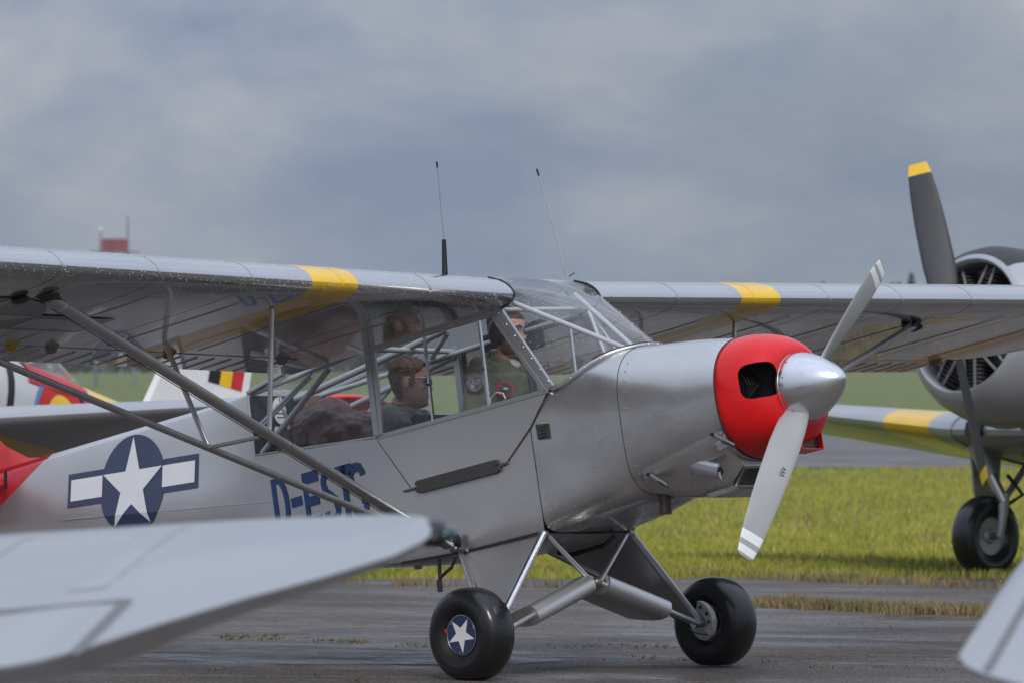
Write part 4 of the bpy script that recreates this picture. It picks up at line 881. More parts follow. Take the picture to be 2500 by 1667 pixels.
# ---- landing gear
TR, TWD = .232, .20
def tyre_prof(R=TR, W=TWD, rr=.094):
    return [(-.055, rr), (-.072, rr + .012), (-W * .46, rr + .032), (-W * .5, R - .085), (-W * .485, R - .052), (-W * .43, R - .026), (-W * .34, R - .010), (-W * .2, R - .002), (0, R), (W * .2, R - .002), (W * .34, R - .010), (W * .43, R - .026), (W * .485, R - .052), (W * .5, R - .085), (W * .46, rr + .032), (.072, rr + .012), (.055, rr)]
for s in (-1, 1):
    ax_ = W2A((0, s * .905, .222)); yv = W2A((0, s * 1.905, .222)) - ax_; zv = W2A((0, s * .905, 1.222)) - ax_; xv = W2A((1, s * .905, .222)) - ax_
    ta = lathe(tyre_prof(), ax_, yv, 72, zv); tv = [np.array(p) for p in ta[0]]
    g = W2A((0, 0, .003)); gn = zv / np.linalg.norm(zv)
    tv = [p + gn * max(0, -((p - ax_) @ gn) - .219) for p in tv]
    mb = MB(); mb.add(tv, ta[1]); pr_ = tyre_prof()
    for i in range(len(pr_) - 1):
        if pr_[i][1] < TR - .06 and pr_[i + 1][1] < TR - .02:
            for j in range(72): mb.m[i * 72 + j] = 1
    wh = mb.build('main_wheel', [RUBBER, SIDEW], cub, 60)
    for rad_ in (.165, .176, .186): P('sidewall_rib', lathe([(-.103, rad_ - .002), (-.1035, rad_), (-.103, rad_ + .002)], ax_ + yv * 0, yv, 56, zv) if False else tube([ax_ + yv * (.098 if rad_ < .17 else .0965 if rad_ < .18 else .094) + (zv * math.cos(t) + xv * math.sin(t)) * rad_ for t in np.linspace(0, 2 * math.pi, 57)], .0022, 5, caps=False), SIDEW, wh)
    P('rim', lathe([(-.05, .088), (-.060, .098), (-.045, .07), (.045, .07), (.060, .098), (.05, .088)], ax_, yv, 40, zv), SILVERT, wh)
    hc = P('hub_cap', lathe([(0, 0), (.002, .092), (-.004, .097), (-.012, .097)], ax_ + yv * .072, yv, 40, zv), NAVY, wh); P('hub_ring', tube([ax_ + yv * .072 + (zv * math.cos(t) + xv * math.sin(t)) * .097 for t in np.linspace(0, 2 * math.pi, 49)], .0022, 6, caps=False), ALU, hc)
    P('star', prism([ax_ + yv * .0745 + xv * (a * math.cos(-.49) - b * math.sin(-.49)) + zv * (a * math.sin(-.49) + b * math.cos(-.49)) for a, b in star_pts(.090)], yv * .0012), WHITE, hc, 0)
    for t in (.4, 2.5, 4.6): P('cap_screw', ellips(ax_ + yv * .074 + (xv * math.cos(t) + zv * math.sin(t)) * .086, (.004, .004, .004), 8, 5), STEEL, hc)
    P('slip_mark', prism([ax_ + yv * .077 + xv * a + zv * b for a, b in ((-.108, .006), (-.092, .004), (-.092, .024), (-.108, .026))], yv * .003), PATCHR, hc, 0)
    # brake, axle
    P('brake_disc', lathe([(0, .02), (0, .090), (.006, .090), (.006, .02)], ax_ - yv * .09, yv, 30, zv), STEEL, wh)
    cal = [(.060 * math.cos(t), .060 * math.sin(t)) for t in np.linspace(-.6, 1.5, 9)] + [(.112 * math.cos(t), .112 * math.sin(t)) for t in np.linspace(1.5, -.6, 12)]
    cp = P('brake_caliper', prism([ax_ - yv * .115 + xv * a + zv * b for a, b in cal], -yv * .035), BRAKE, wh, 30)
    for t in (.1, .6, 1.2): P('caliper_bolt', lathe([(0, .009), (.004, .009), (.004, 0)], ax_ - yv * .150 + (xv * math.cos(t) + zv * math.sin(t)) * .088, -yv, 10), BLACKM, cp)
    axi = ax_ - yv * .15; P('axle', tube([axi - yv * .02, ax_], .024, 12), SILVERT, wh)
    ff = np.array([.03, s * .325, .477]); rf = np.array([-.54, s * .325, .492])
    axi_f = axi + np.array([.02, 0, .01]); axi_r = axi + np.array([-.03, 0, .012])
    leg = P('gear_leg_tube', tube([ff, axi_f], .024, 14, rz=.75, up=(1, 0, 0)), ALU if s < 0 else SILVERT, cub); P('gear_leg_tube', tube([rf, axi_r], .018, 12), SILVERT, cub)
    nrm_ = np.cross(axi_f - ff, rf - ff); nrm_ /= np.linalg.norm(nrm_)
    P('gear_leg_fairing', prism([ff, rf, axi_r + (rf - axi_r) * .03, axi_f + (ff - axi_f) * .03], nrm_ * .006), SILVER, cub, 0)
    # shock strut in a teardrop fairing
    apx = np.array([.04, s * .035, .222]); ae = axi + np.array([.03, 0, -.012]); dv = ae - apx
    shk = P('shock_strut_rod', tube([apx, ae], .014, 12), SILVERT, cub)
    ln = np.linalg.norm(dv); t_ = dv / ln; rings = []; chd = np.array([-1., 0, 0]); chd = chd - t_ * (chd @ t_); chd /= np.linalg.norm(chd); thk = np.cross(t_, chd)
    tear = [(a_ * 1.5 if a_ > 0 else a_, b_ * 1.08) for a_, b_ in [(-.048, 0), (-.045, .018), (-.036, .032), (-.020, .042), (.01, .047), (.05, .042), (.10, .027), (.165, .004), (.165, -.004), (.10, -.027), (.05, -.042), (.01, -.047), (-.020, -.042), (-.036, -.032), (-.045, -.018)]]
    for q, c0 in ((.03, 1.), (.06, 1.), (.60, 1.), (.64, 1.)): rings.append([apx + dv * q + chd * (a * c0) + thk * (b * c0) for a, b in tear])
    tc_ = [(a, b) for a, b in tear]; q = .64
    P('shock_fairing', loft(rings, True, True, True), SILVER, shk, 50)
    mb = MB()
    for k in range(8): mb.add(*ellips(apx + dv * (.60 - .04 * (k % 2)) + chd * (-.02 + .02 * k) + thk * s * -.046 * (1 - (k / 9) ** 2), (.003, .003, .003), 6, 4))
    o = mb.build('rivet_row', ALU, shk); o['kind'] = 'stuff'
    P('cabane_tube', tube([np.array([.03, s * .30, .474]), apx + np.array([0, 0, .01])], .014, 12), SILVERT, cub)
    P('gear_fitting', ellips((.03, s * .318, .472), (.028, .03, .022)), STEEL, cub)
    P('strut_bolt', tube([axi_f + np.array([-.03, 0, -.02]), axi_f + np.array([.05, 0, -.02])], .016, 10), STEEL, shk)
    P('brake_line', tube([rf + (axi - rf) * .1, rf + (axi - rf) * .6 + np.array([.02, 0, 0]), axi - yv * .01 + zv * -.05, ax_ - yv * .13 + xv * .06 - zv * .06], .004, 6), BLACKM, wh)
for s in (-1, 1): P('lower_longeron_strip', tube([(.02, s * .337, .484), (-.52, s * .337, .486), (-.95, s * .337, .512)], .006, 6), BLACKM, cub)
P('cabane_joint', ellips((.04, 0, .225), (.035, .03, .025)), STEEL, cub)
P('fuel_drain_hose', tube([(-.25, .1, .475), (-.27, .1, .43), (-.2, .12, .41), (.0, .15, .42), (.03, .2, .46)], .012, 8), BLACK, cub)
# boarding step
mb = MB(); mb.add(*tube([(-.687, -.335, .485), (-.689, -.355, .33)], .010, 8)); mb.add(*tube([(-.575, -.335, .47), (-.60, -.345, .425), (-.686, -.352, .385)], .009, 8)); mb.add(*tube([(-.689, -.355, .375), (-.690, -.358, .315)], .014, 8)); mb.build('boarding_step', BLACKM, cub)

# ================================================================== PEOPLE AND THINGS IN THE CABIN
HT = [(-.118, .070, .022, .022), (-.106, .088, -.006, .038), (-.086, .094, -.036, .052), (-.066, .091, -.052, .059), (-.052, .094, -.060, .062), (-.036, .091, -.071, .066), (-.010, .090, -.086, .070), (.012, .084, -.094, .0725), (.026, .090, -.098, .074), (.040, .0945, -.1005, .0755), (.062, .092, -.102, .0765), (.086, .079, -.096, .073), (.105, .053, -.078, .060), (.117, .020, -.045, .036), (.1215, -.012, -.016, .004)]
def head_pt(z, t, off=0.):
    xf, xb, w = [float(np.interp(z, [h[0] for h in HT], [h[i] for h in HT])) for i in (1, 2, 3)]
    xf += off; xb -= off; w += off; c, s = math.cos(t), math.sin(t); xc = xb * .45 + xf * .55 - .02; rx = (xf - xc) if c >= 0 else (xc - xb)
    n = 2.35; return np.array([xc + rx * math.copysign(abs(c) ** (2 / n), c), w * math.copysign(abs(s) ** (2 / n), s), z])
ZS = [HT[0][0]] + list(np.linspace(-.112, .112, 30)) + [.117, .1195, .1215]
def head_geo():
    g = [loft([[head_pt(z, 2 * math.pi * j / 40) for j in range(40)] for z in ZS], True, True, True)]
    nose = []
    for z, x, w, b in ((.028, .092, .008, .07), (.010, .099, .010, .07), (-.008, .110, .012, .07), (-.022, .119, .0165, .07), (-.032, .113, .0175, .07), (-.038, .098, .012, .07)):
        nose.append([np.array([b, -w, z]), np.array([(b + x) / 2, -w * .9, z]), np.array([x, 0, z]), np.array([(b + x) / 2, w * .9, z]), np.array([b, w, z])])
    g.append(loft(nose, True, True, True))
    g.append(ellips((.083, 0, .036), (.014, .052, .010), 14, 8))                       # brow ridge
    g.append(ellips((.088, 0, -.0535), (.0095, .026, .0055), 12, 6)); g.append(ellips((.086, 0, -.0655), (.010, .022, .0065), 12, 6))
    g.append(ellips((.082, 0, -.098), (.014, .020, .014), 12, 8))
    for s in (-1, 1):
        g.append(ellips((-.008, s * .078, -.006), (.019, .009, .032), 12, 8, Matrix.Rotation(s * .45, 3, 'Z') @ Matrix.Rotation(-.2, 3, 'Y')))
        g.append(ellips((.062, s * .038, -.02), (.022, .018, .018), 10, 8))
    return g
def hairshell(keep, off, amp, fr, seed):
    ring = []; mb = MB(); n = 64; zs = np.linspace(-.105, .1212, 44)
    for z in zs:
        row = []
        for j in range(n):
            t = 2 * math.pi * j / n; p = head_pt(min(z, .1212), t); d = p / np.linalg.norm(p); k = noise.noise(Vector(p) * fr + Vector((seed, 0, 0))) + .6 * noise.noise(Vector(p) * fr * 2.3 + Vector((0, seed, 0)))
            row.append((p, p + d * (off * keep(p, 1) + amp * k)))
        ring.append(row)
    v = []; f = []; idx = {}
    def vid(i, j):
        if (i, j) not in idx: idx[(i, j)] = len(v); v.append(ring[i][j][1])
        return idx[(i, j)]
    for i in range(len(zs) - 1):
        for j in range(n):
            k = (j + 1) % n; cpt = (ring[i][j][0] + ring[i + 1][k][0]) / 2
            if keep(cpt, 0): f.append((vid(i, j), vid(i, k), vid(i + 1, k), vid(i + 1, j)))
    j0 = len(zs) - 1; f.append(tuple(vid(j0, j) for j in range(n))); mb.add(v, f); return mb
def person(name, label, hc, yaw, pitch, roll, sh, hip, lean, suit, hairmat, hair_keep, hair_par, hands, seedv, sc_h=1.):
    """hc head centre, sh neck base, hip: all in the aircraft's frame"""
    root = bpy.data.objects.new(name, None); bpy.data.objects.remove(root)
    Hm = Matrix.Translation(Vector(hc)) @ Matrix.Rotation(yaw, 4, 'Z') @ Matrix.Rotation(pitch, 4, 'Y') @ Matrix.Rotation(roll, 4, 'X') @ Matrix.Scale(sc_h, 4)
    body = MB()
    for g in head_geo():
        m_ = MB(); m_.add(*g); m_.xf(Hm); body.add(m_.v, m_.f)
    hb = np.array(Hm @ Vector((-.035, 0, -.075))); sh = np.array(sh, float); hip = np.array(hip, float)
    body.add(*tube([hb, (hb + sh) / 2 + np.array([-.004, 0, .0]), sh - np.array([0, 0, .05])], [.060, .060, .075], 18))
    ys = yaw * .35; cy, sy = math.cos(ys), math.sin(ys); L = lambda a, b, c: sh + np.array([a * cy - b * sy, a * sy + b * cy, c])
    def torso(inf):
        rings = []
        for t, wx, wy in ((0., .13, .16), (.2, .125, .155), (.45, .115, .15), (.7, .125, .175), (.85, .12, .19), (.95, .095, .17), (1., .06, .10)):
            c = hip + (sh - hip) * t; c = c + np.array([.02 * math.sin(math.pi * t), 0, 0]); wx_, wy_ = wx + inf, wy + inf
            rings.append([c + np.array([(a := wx_ * math.copysign(abs(math.cos(q)) ** .85, math.cos(q))) * cy - (b := wy_ * math.copysign(abs(math.sin(q)) ** .85, math.sin(q))) * sy, a * sy + b * cy, 0]) for q in np.linspace(0, 2 * math.pi, 26, endpoint=False)])
        return loft(rings, True, True, True)
    arms = []
    for s, (el, ha) in zip((-1, 1), hands):
        S0 = L(-.01, s * .172, -.045); arms.append((S0, np.array(el, float), np.array(ha, float), s))
    def limbs(inf, mbx):
        for S0, E, H, s in arms:
            mbx.add(*ellips(S0, (.068 + inf, .062 + inf, .068 + inf))); mbx.add(*tube([S0, (S0 + E) / 2, E], [.060 + inf, .053 + inf, .046 + inf], 14)); mbx.add(*tube([E, E + (H - E) * .5, E + (H - E) * .88], [.047 + inf, .043 + inf, .034 + inf * .8], 14)); mbx.add(*ellips(E, (.047 + inf,) * 3))
        for s in (-1, 1):
            K = hip + np.array([.44, s * .12, .05]); Fp = hip + np.array([.62, s * .11, -.30]); H0 = hip + np.array([0, s * .085, -.01])
            mbx.add(*tube([H0, (H0 + K) / 2, K], [.085 + inf, .078 + inf, .060 + inf], 14)); mbx.add(*ellips(K, (.060 + inf,) * 3)); mbx.add(*tube([K, K + (Fp - K) * .4, Fp], [.058 + inf, .055 + inf, .040 + inf], 14))
    body.add(*torso(-.012)); limbs(-.012, body)
    for S0, E, H, s in arms:
        d = (H - E) / np.linalg.norm(H - E); up_ = np.array([0, 0, 1.]); sd = np.cross(d, up_); sd /= np.linalg.norm(sd); up2 = np.cross(sd, d); pc = H + d * .04
        body.add(*ellips(pc, (.045, .042, .018), 12, 8, Matrix(((d[0], sd[0], up2[0]), (d[1], sd[1], up2[1]), (d[2], sd[2], up2[2])))))
        for k, ln in enumerate((.062, .072, .068, .054)):
            b0 = pc + d * .03 + sd * (-.03 + .02 * k); body.add(*tube([b0, b0 + d * ln * .45 - up2 * .006, b0 + d * ln * .7 - up2 * .028, b0 + d * ln * .62 - up2 * .048], [.0095, .009, .0085, .007], 8))
        b0 = pc - d * .01 - sd * s * .034; body.add(*tube([b0, b0 + d * .03 - sd * s * .022, b0 + d * .058 - sd * s * .02 - up2 * .018], [.011, .010, .008], 8))
    ob = body.build(name, SKIN, None, 60); ob.matrix_world = CUBM
    rm = ob.modifiers.new('r', 'REMESH'); rm.mode = 'VOXEL'; rm.voxel_size = .0048; rm.use_smooth_shade = True; sm = ob.modifiers.new('s', 'SMOOTH'); sm.factor = .5; sm.iterations = 3
    tagp(ob, label, 'person')
    su = MB(); su.add(*torso(.006)); limbs(.008, su)
    # rolled collar
    nk = sh + np.array([.012, 0, .0]); n_ = 22
    su.add(*tube([nk + np.array([(.085 * math.cos(q)) * cy - .10 * math.sin(q) * sy, .085 * math.cos(q) * sy + .10 * math.sin(q) * cy, .012 - .035 * math.cos(q)]) for q in np.linspace(.5, 2 * math.pi - .5, n_)], .021, 10))
    so_ = su.build('flight_suit', suit, ob, 60); r2 = so_.modifiers.new('r', 'REMESH'); r2.mode = 'VOXEL'; r2.voxel_size = .0075; r2.use_smooth_shade = True; s2 = so_.modifiers.new('s', 'SMOOTH'); s2.factor = .5; s2.iterations = 4
    tx = bpy.data.textures.new('cloth_folds', 'CLOUDS'); tx.noise_scale = .07; dm = so_.modifiers.new('d', 'DISPLACE'); dm.texture = tx; dm.strength = .022; dm.mid_level = .5; dm.texture_coords = 'LOCAL'
    nc = sh + np.array([.055 * cy, .055 * sy, -.02])
    ts = P('undershirt', ellips(sh + np.array([.032 * cy, .032 * sy, -.03]), (.066, .062, .05)), TSHIRT, ob)
    hm = hairshell(hair_keep, *hair_par, seedv); hm.xf(Hm); hr = hm.build('hair', hairmat, ob, 70)
    so2 = hr.modifiers.new('t', 'SOLIDIFY'); so2.thickness = .008; so2.offset = -1
    for s in (-1, 1):
        mb = MB(); mb.add(*ellips((.0775, s * .031, .014), (.010, .0125, .0085), 12, 8)); mb.xf(Hm); mb.build('eye', EYEW, ob)
        mb = MB(); mb.add(*tube([(.0935, s * .016, .034), (.0930, s * .03, .040), (.083, s * .050, .036)], [.005, .0055, .003], 8)); mb.xf(Hm); mb.build('eyebrow', hairmat, ob)
    mb = MB(); mb.add(*ellips((.0905, 0, -.0600), (.0072, .021, .0042), 12, 6)); mb.xf(Hm); mb.build('lips', LIP, ob)
    return ob, Hm, L
def keep_short(p, mode):
    x, y, z = p
    if mode: return 1. if z > .05 else .75
    if x > .055: return z > .075 + .0 * x
    if x > .012: return z > .028 + (x - .012) * .9
    if x > -.022: return z > .018
    return z > -.062
def keep_wavy(p, mode):
    x, y, z = p
    if mode: return 1.12 if z > .06 else .9
    if x > .062: return z > .082
    if x > .028: return z > .035 + (x - .028) * 1.0
    if x > .008: return z > -.012
    if x > -.030: return z > .030
    return z > -.075
hz_ = -TH_
pil, PH, PL = person('person', 'bearded man in olive flight suit and black headset in the front seat', (-.318, .0, 1.570), .22, TH_ * .95, 0., (-.372, 0, 1.432), (-.585, 0, .885), 0, OLIVE, HAIRD, keep_short, (.006, .003, 55.), (((-.42, -.258, 1.13), (-.14, -.2, 1.06)), ((-.40, .262, 1.14), (-.1, .18, 1.02))), 3.1)
pas, QH, QL = person('person', 'man in grey-green flight suit and sunglasses in the rear seat', (-1.035, .0, 1.462), .60, TH_ * .85, 0., (-1.10, 0, 1.325), (-1.31, 0, .885), 0, OLIVEG, HAIR, keep_wavy, (.014, .010, 34.), (((-1.21, -.262, 1.03), (-.93, -.18, .99)), ((-1.1, .262, 1.05), (-.82, .12, .98))), 9.4, 1.04)
# beard, worn by the pilot
bd = hairshell(lambda p, m: (.55 if m else (p[2] < -.040 and p[0] > .0 and not (p[2] > -.062 and abs(p[1]) < .024 and p[0] > .07 and p[2] < -.052)) or (p[2] < -.01 and -.0 < p[0] < .03)), .003, .0015, 90., 5.5); bd.f = [q for q in bd.f if len(q) == 4]; bd.m = bd.m[:len(bd.f)]; bd.xf(PH); b_ = bd.build('beard', BEARD, pil, 70)
# badges on the flight suits
def badge(par, H, c, n, R, mats, label):
    n = np.array(n, float); n /= np.linalg.norm(n); u = np.array([0, 0, 1.]) - n * n[2]; u /= np.linalg.norm(u); r_ = np.cross(u, n); c = np.array(c, float)
    base_ = P(label, lathe([(-.02, R), (0, R), (.0015, R * .97), (.0015, 0)], c, n, 30), mats[0], par); P('badge_field', lathe([(.0022, R * .84), (.0026, 0)], c, n, 26), mats[1], base_); return base_, u, r_, n
SH_ = np.array(PL(-.01, -.165, -.055))
b1_, u, r_, n = badge(pil, None, (-.335, -.268, 1.318), (.35, -.93, .12), .046, [PATCHG, mat('patch_field', (.32, .30, .38), .85, vary2=(.12, .11, .15), vscale=70)], 'shoulder_badge')
for a, m_ in ((.3, YELLOW), (1.5, PATCHR), (2.6, OLIVE), (3.9, WHITE), (5.0, BLACK)): P('badge_mark', ellips(np.array((-.335, -.268, 1.318)) + n * .004 + (u * math.sin(a) + r_ * math.cos(a)) * .024, (.008, .003, .007), 8, 5), m_, b1_)
b2_, u, r_, n = badge(pil, None, (-.262, -.130, 1.272), (.82, -.55, .12), .042, [PATCHR, mat('patch_olive', (.06, .055, .03), .9)], 'chest_badge')
P('badge_mark', ellips(np.array((-.262, -.130, 1.272)) + n * .005, (.010, .020, .008), 10, 6), WHITE, b2_); P('badge_mark', ellips(np.array((-.262, -.130, 1.272)) + n * .005 + r_ * -.024 + u * .016, (.006, .010, .008), 8, 5), PATCHR, b2_)
badge(pas, None, (-.955, -.150, 1.185), (.8, -.58, .1), .045, [mat('faded_patch', (.12, .13, .085), .9), mat('faded_patch2', (.105, .115, .075), .9)], 'chest_badge')
P('harness_strap', tube([(-.42, .075, 1.475), (-.35, .08, 1.462), (-.285, .082, 1.40), (-.255, .08, 1.30), (-.25, .075, 1.15)], .020, 10, rz=.22, up=(0, 1, 0)), BLACK, pil); P('harness_strap', tube([(-.45, -.085, 1.475), (-.385, -.085, 1.468), (-.315, -.085, 1.40), (-.29, -.085, 1.33)], .018, 10, rz=.22, up=(0, 1, 0)), OLIVE, pil)
# headset on the pilot's head
def hxf(mb): return mb.xf(PH)
hs = bpy.data.objects.new('headset', None); col.objects.link(hs); hs.matrix_world = CUBM @ PH; tagp(hs, 'black pilot headset with ear cups and boom microphone', 'headset')
bd_ = [(-.012 + .0 * k, .098 * math.sin(t), -.005 + .145 * math.cos(t)) for k, t in enumerate(np.linspace(-1.45, 1.45, 17))]
P('headband', tube(bd_, .011, 8, rz=1.5, up=(0, 0, 1)), BLACK, hs)
for s in (-1, 1):
    cup = P('ear_cup', lathe([(-.01, .030), (-.008, .044), (.018, .046), (.034, .038), (.040, .018), (.041, 0)], (-.008, s * .080, -.008), (0, s, 0), 28, (0, 0, 1)), BLACK, hs); P('ear_cushion', lathe([(-.014, .022), (-.016, .040), (-.006, .050), (.004, .046)], (-.008, s * .080, -.008), (0, s, 0), 28), BLACKM, cup)
    P('cup_yoke', tube([(-.04, s * .112, -.01), (-.03, s * .124, .035), (-.008, s * .115, .075)], .005, 8), STEEL, cup)
P('mic_boom', tube([(.02, -.108, -.03), (.07, -.10, -.065), (.115, -.06, -.078), (.122, -.028, -.070)], .0032, 8), BLACK, hs); P('microphone', ellips((.122, -.018, -.066), (.011, .018, .013)), BLACK, hs)
P('mic_cable', tube([(.122, -.04, -.075), (.135, -.03, -.10), (.125, -.04, -.122), (.10, -.05, -.11), (.105, -.06, -.085)], .0022, 6), BLACK, hs); P('headset_cord', tube([(-.03, -.10, -.05), (-.045, -.09, -.12), (-.06, -.08, -.17)], .003, 6), BLACK, hs)
# sunglasses on the passenger
sg = bpy.data.objects.new('sunglasses', None); col.objects.link(sg); sg.matrix_world = CUBM @ QH; tagp(sg, 'dark sunglasses with pale thin temples on the rear passenger', 'sunglasses')
for s in (-1, 1):
    P('lens', ellips((.098, s * .034, .010), (.006, .027, .021), 16, 8, Matrix.Rotation(s * .25, 3, 'Z')), LENS if False else BLACKM, sg); P('temple', tube([(.090, s * .064, .026), (.05, s * .077, .026), (.002, s * .080, .022)], .0028, 6), ALU, sg)
P('bridge', tube([(.107, -.012, .016), (.110, 0, .019), (.107, .012, .016)], .002, 6), ALU, sg)
# brown leather jacket bundled behind the rear seat
mb = MB()
for c, r_ in (((-1.66, -.02, 1.30), (.22, .24, .20)), ((-1.48, -.04, 1.24), (.20, .24, .16)), ((-1.70, -.06, 1.46), (.07, .10, .075)), ((-1.34, -.02, 1.18), (.14, .20, .12)), ((-1.6, 0, 1.0), (.24, .25, .24)), ((-1.4, .02, 1.0), (.2, .24, .22)), ((-1.56, -.16, 1.36), (.14, .07, .06))): mb.add(*ellips(c, r_, 18, 12))
jk = mb.build('leather_jacket', LEATHER, None, 70); jk.matrix_world = CUBM; tagp(jk, 'crumpled brown leather jacket piled behind the rear seat', 'jacket')
r2 = jk.modifiers.new('r', 'REMESH'); r2.mode = 'VOXEL'; r2.voxel_size = .011; r2.use_smooth_shade = True; s2 = jk.modifiers.new('s', 'SMOOTH'); s2.iterations = 6; tx = bpy.data.textures.new('leather_folds', 'CLOUDS'); tx.noise_scale = .13; dm = jk.modifiers.new('d', 'DISPLACE'); dm.texture = tx; dm.strength = .07; dm.texture_coords = 'LOCAL'
P('badge', lathe([(0, .04), (.003, .036), (.003, 0)], (-1.62, -.262, 1.285), (.35, -.9, .25), 24), mat('jacket_badge', (.16, .12, .10), .7, vary2=(.05, .04, .04), vscale=60), jk)
bag = MB(); bag.add(*box((-1.56, 0, .90), (.5, .42, .36))); kb = bag.build('baggage', NAVYD, None, 30); kb.matrix_world = CUBM; tagp(kb, 'dark navy soft bag under the brown leather jacket', 'bag')
bv = kb.modifiers.new('b', 'BEVEL'); bv.width = .06; bv.segments = 4

# ================================================================== LOW-WING RADIAL-ENGINED AIRCRAFT
PIT = rad(12.5)
def lowwing(name, label, colour, M, group=None, yband=(2.35, 3.02), red_tip=False, flag=False, roundel=False, plain=False, square=False):
    root = empty(name, M); tagp(root, label, 'aircraft', group)
    FM = T6W if roundel else T6S; wm = T6P if plain else T6S
    HX, HZ = 2.15, 1.36
    # fuselage
    st = [(1.42, .60, .80, 1.98), (1.1, .58, .72, 2.0), (.4, .54, .62, 1.98), (-.6, .52, .60, 1.93), (-1.6, .49, .66, 1.88), (-2.6, .40, .84, 1.83), (-3.6, .30, 1.06, 1.76), (-4.6, .20, 1.28, 1.70), (-5.6, .11, 1.46, 1.66), (-6.3, .05, 1.54, 1.62)]
    if roundel: st = [(x if x > 0 else x * .8, w, zb_ + .08, zt_ + .08) for x, w, zb_, zt_ in st]
    def fring(q):
        x, w, zb_, zt_ = q; zc = zb_ * .45 + zt_ * .55; return [np.array([x, w * math.copysign(abs(math.cos(t)) ** .8, math.cos(t)), zc + ((zt_ - zc) if math.sin(t) > 0 else (zc - zb_)) * math.copysign(abs(math.sin(t)) ** .9, math.sin(t))]) for t in np.linspace(0, 2 * math.pi, 28, endpoint=False)]
    def fin_(x): return tuple(float(np.interp(-x, [-q[0] for q in st], [q[i] for q in st])) for i in range(4))
    xs = [1.42, 1.1, .4, -.6, -1.6, -2.8, -3.5, -3.9, -4.3, -4.7, -5.04] if roundel else [1.42, 1.1, .4, -.6, -1.6, -2.45, -3.05, -3.6, -4.6, -5.6, -6.3]; mbf = MB(); v, f = loft([fring((x,) + fin_(x)[1:]) for x in xs], True, True, True); mbf.add(v, f)
    if roundel:
        for i in (5,):
            for j in range(28): mbf.m[i * 28 + j] = 1
    fu = mbf.build('fuselage', [FM, YELLOW], root, 40)
    # canopy
    cn = []
    for x, w, h in ((.55, .30, .05), (.3, .36, .33), (-.3, .38, .42), (-1.2, .38, .43), (-2.0, .33, .33), (-2.7, .2, .02)):
        zt_ = fin_(x)[3] - .06; cn.append([np.array([x, w * math.cos(t), zt_ + (h + .06) * math.sin(t) ** .8]) for t in np.linspace(0, math.pi, 13)])
    cp = P('canopy', loft(cn, False), GLASSS, root)
    for k in (1, 2, 3, 4): P('canopy_frame', tube(cn[k], .02, 6), FM, cp)
    # cowling
    cw = P('cowling', lathe([(-.75, .66), (-.70, .72), (-.45, .73), (-.25, .70), (-.12, .645), (-.06, .59), (-.045, .555), (-.06, .535), (-.12, .53), (-.4, .56)], (HX - .10, 0, HZ), (1, 0, 0), 56), T6S, root, 50)
    agp = []
    for xx, rr in ((-.74, .665), (-.70, .724), (-.45, .734), (-.25, .704), (-.12, .649), (-.065, .596)): agp.append([np.array([HX - .10 + xx, rr * math.sin(t), HZ + rr * math.cos(t)]) for t in np.linspace(-.62, .62, 15)])
    P('anti_glare_panel', loft(agp, False), DGREY, cw)
    en = P('engine_crankcase', lathe([(-.5, .30), (-.3, .30), (-.12, .22), (-.02, .13), (.02, .08), (.02, 0)], (HX - .12, 0, HZ), (1, 0, 0), 28), ENGG, root)
    P('engine_backing', lathe([(0, 0), (0, .58)], (HX - .5, 0, HZ), (1, 0, 0), 30), ENG, en)
    for k in range(9):
        t = 2 * math.pi * k / 9 + .2; d = np.array([0, math.sin(t), math.cos(t)]); cy_ = MB()
        for q in range(7): cy_.add(*lathe([(0, .05), (0, .105), (.018, .105), (.018, .05)], np.array([HX - .33, 0, HZ]) + d * (.27 + .034 * q), d, 14))
        cy_.build('cylinder', ENG, en)
        for e_ in (-.3, .3): P('pushrod', tube([np.array([HX - .2, 0, HZ]) + np.array([0, math.sin(t + e_ * .9), math.cos(t + e_ * .9)]) * .23, np.array([HX - .24, 0, HZ]) + np.array([0, math.sin(t + e_ * .28), math.cos(t + e_ * .28)]) * .52], .013, 7), ENGP, en)
    P('exhaust_ring', tube([(HX - .38, .50 * math.sin(t), HZ + .50 * math.cos(t)) for t in np.linspace(0, 2 * math.pi, 33)], .035, 8, caps=False), ENGG, en)
    # propeller
    hb = P('propeller_hub', lathe([(-.12, .09), (.02, .11), (.08, .10), (.14, .07), (.2, .045), (.22, 0)], (HX, 0, HZ), (1, 0, 0), 24), STEEL, root)
    for k in range(2): blade('propeller_blade', rad(115.5) + math.pi * k, 1.46, hb, [DGREY, YELLOW], np.array([HX + .03, 0, HZ]), .27, ((.93, 1.0, 1),), (1, 0, 0), 58, 32, 1, .9)
    # wings
    tipLE = [(-.03, -.15), (0., -.02), (.04, .04), (.08, .071), (.2, .115), (.39, .162), (.75, .236), (1.11, .308)]; tipTE = [(-.03, -.20), (0, -.30), (.04, -.35), (.108, -.43), (.244, -.553), (.373, -.696), (.497, -.862), (.56, -.915), (.62, -.935), (1.2, -.95)]
    XT = -.79; SW = .2775
    if square: tipLE = [(-.03, 1.0), (0, 1.2), (.05, 1.24), (1.11, 1.30)]; tipTE = [(-.03, .06), (0, -.01), (.03, -.042), (.134, -.092), (.3, -.14), (1.2, -.25)]; SW = .02; XT = -.79
    def le_(si): return XT + (np.interp(si, [a for a, b in tipLE], [b for a, b in tipLE]) if si < 1.11 else tipLE[-1][1] + (si - 1.11) * SW)
    def te_(si): return XT + np.interp(si, [a for a, b in tipTE], [b for a, b in tipTE])
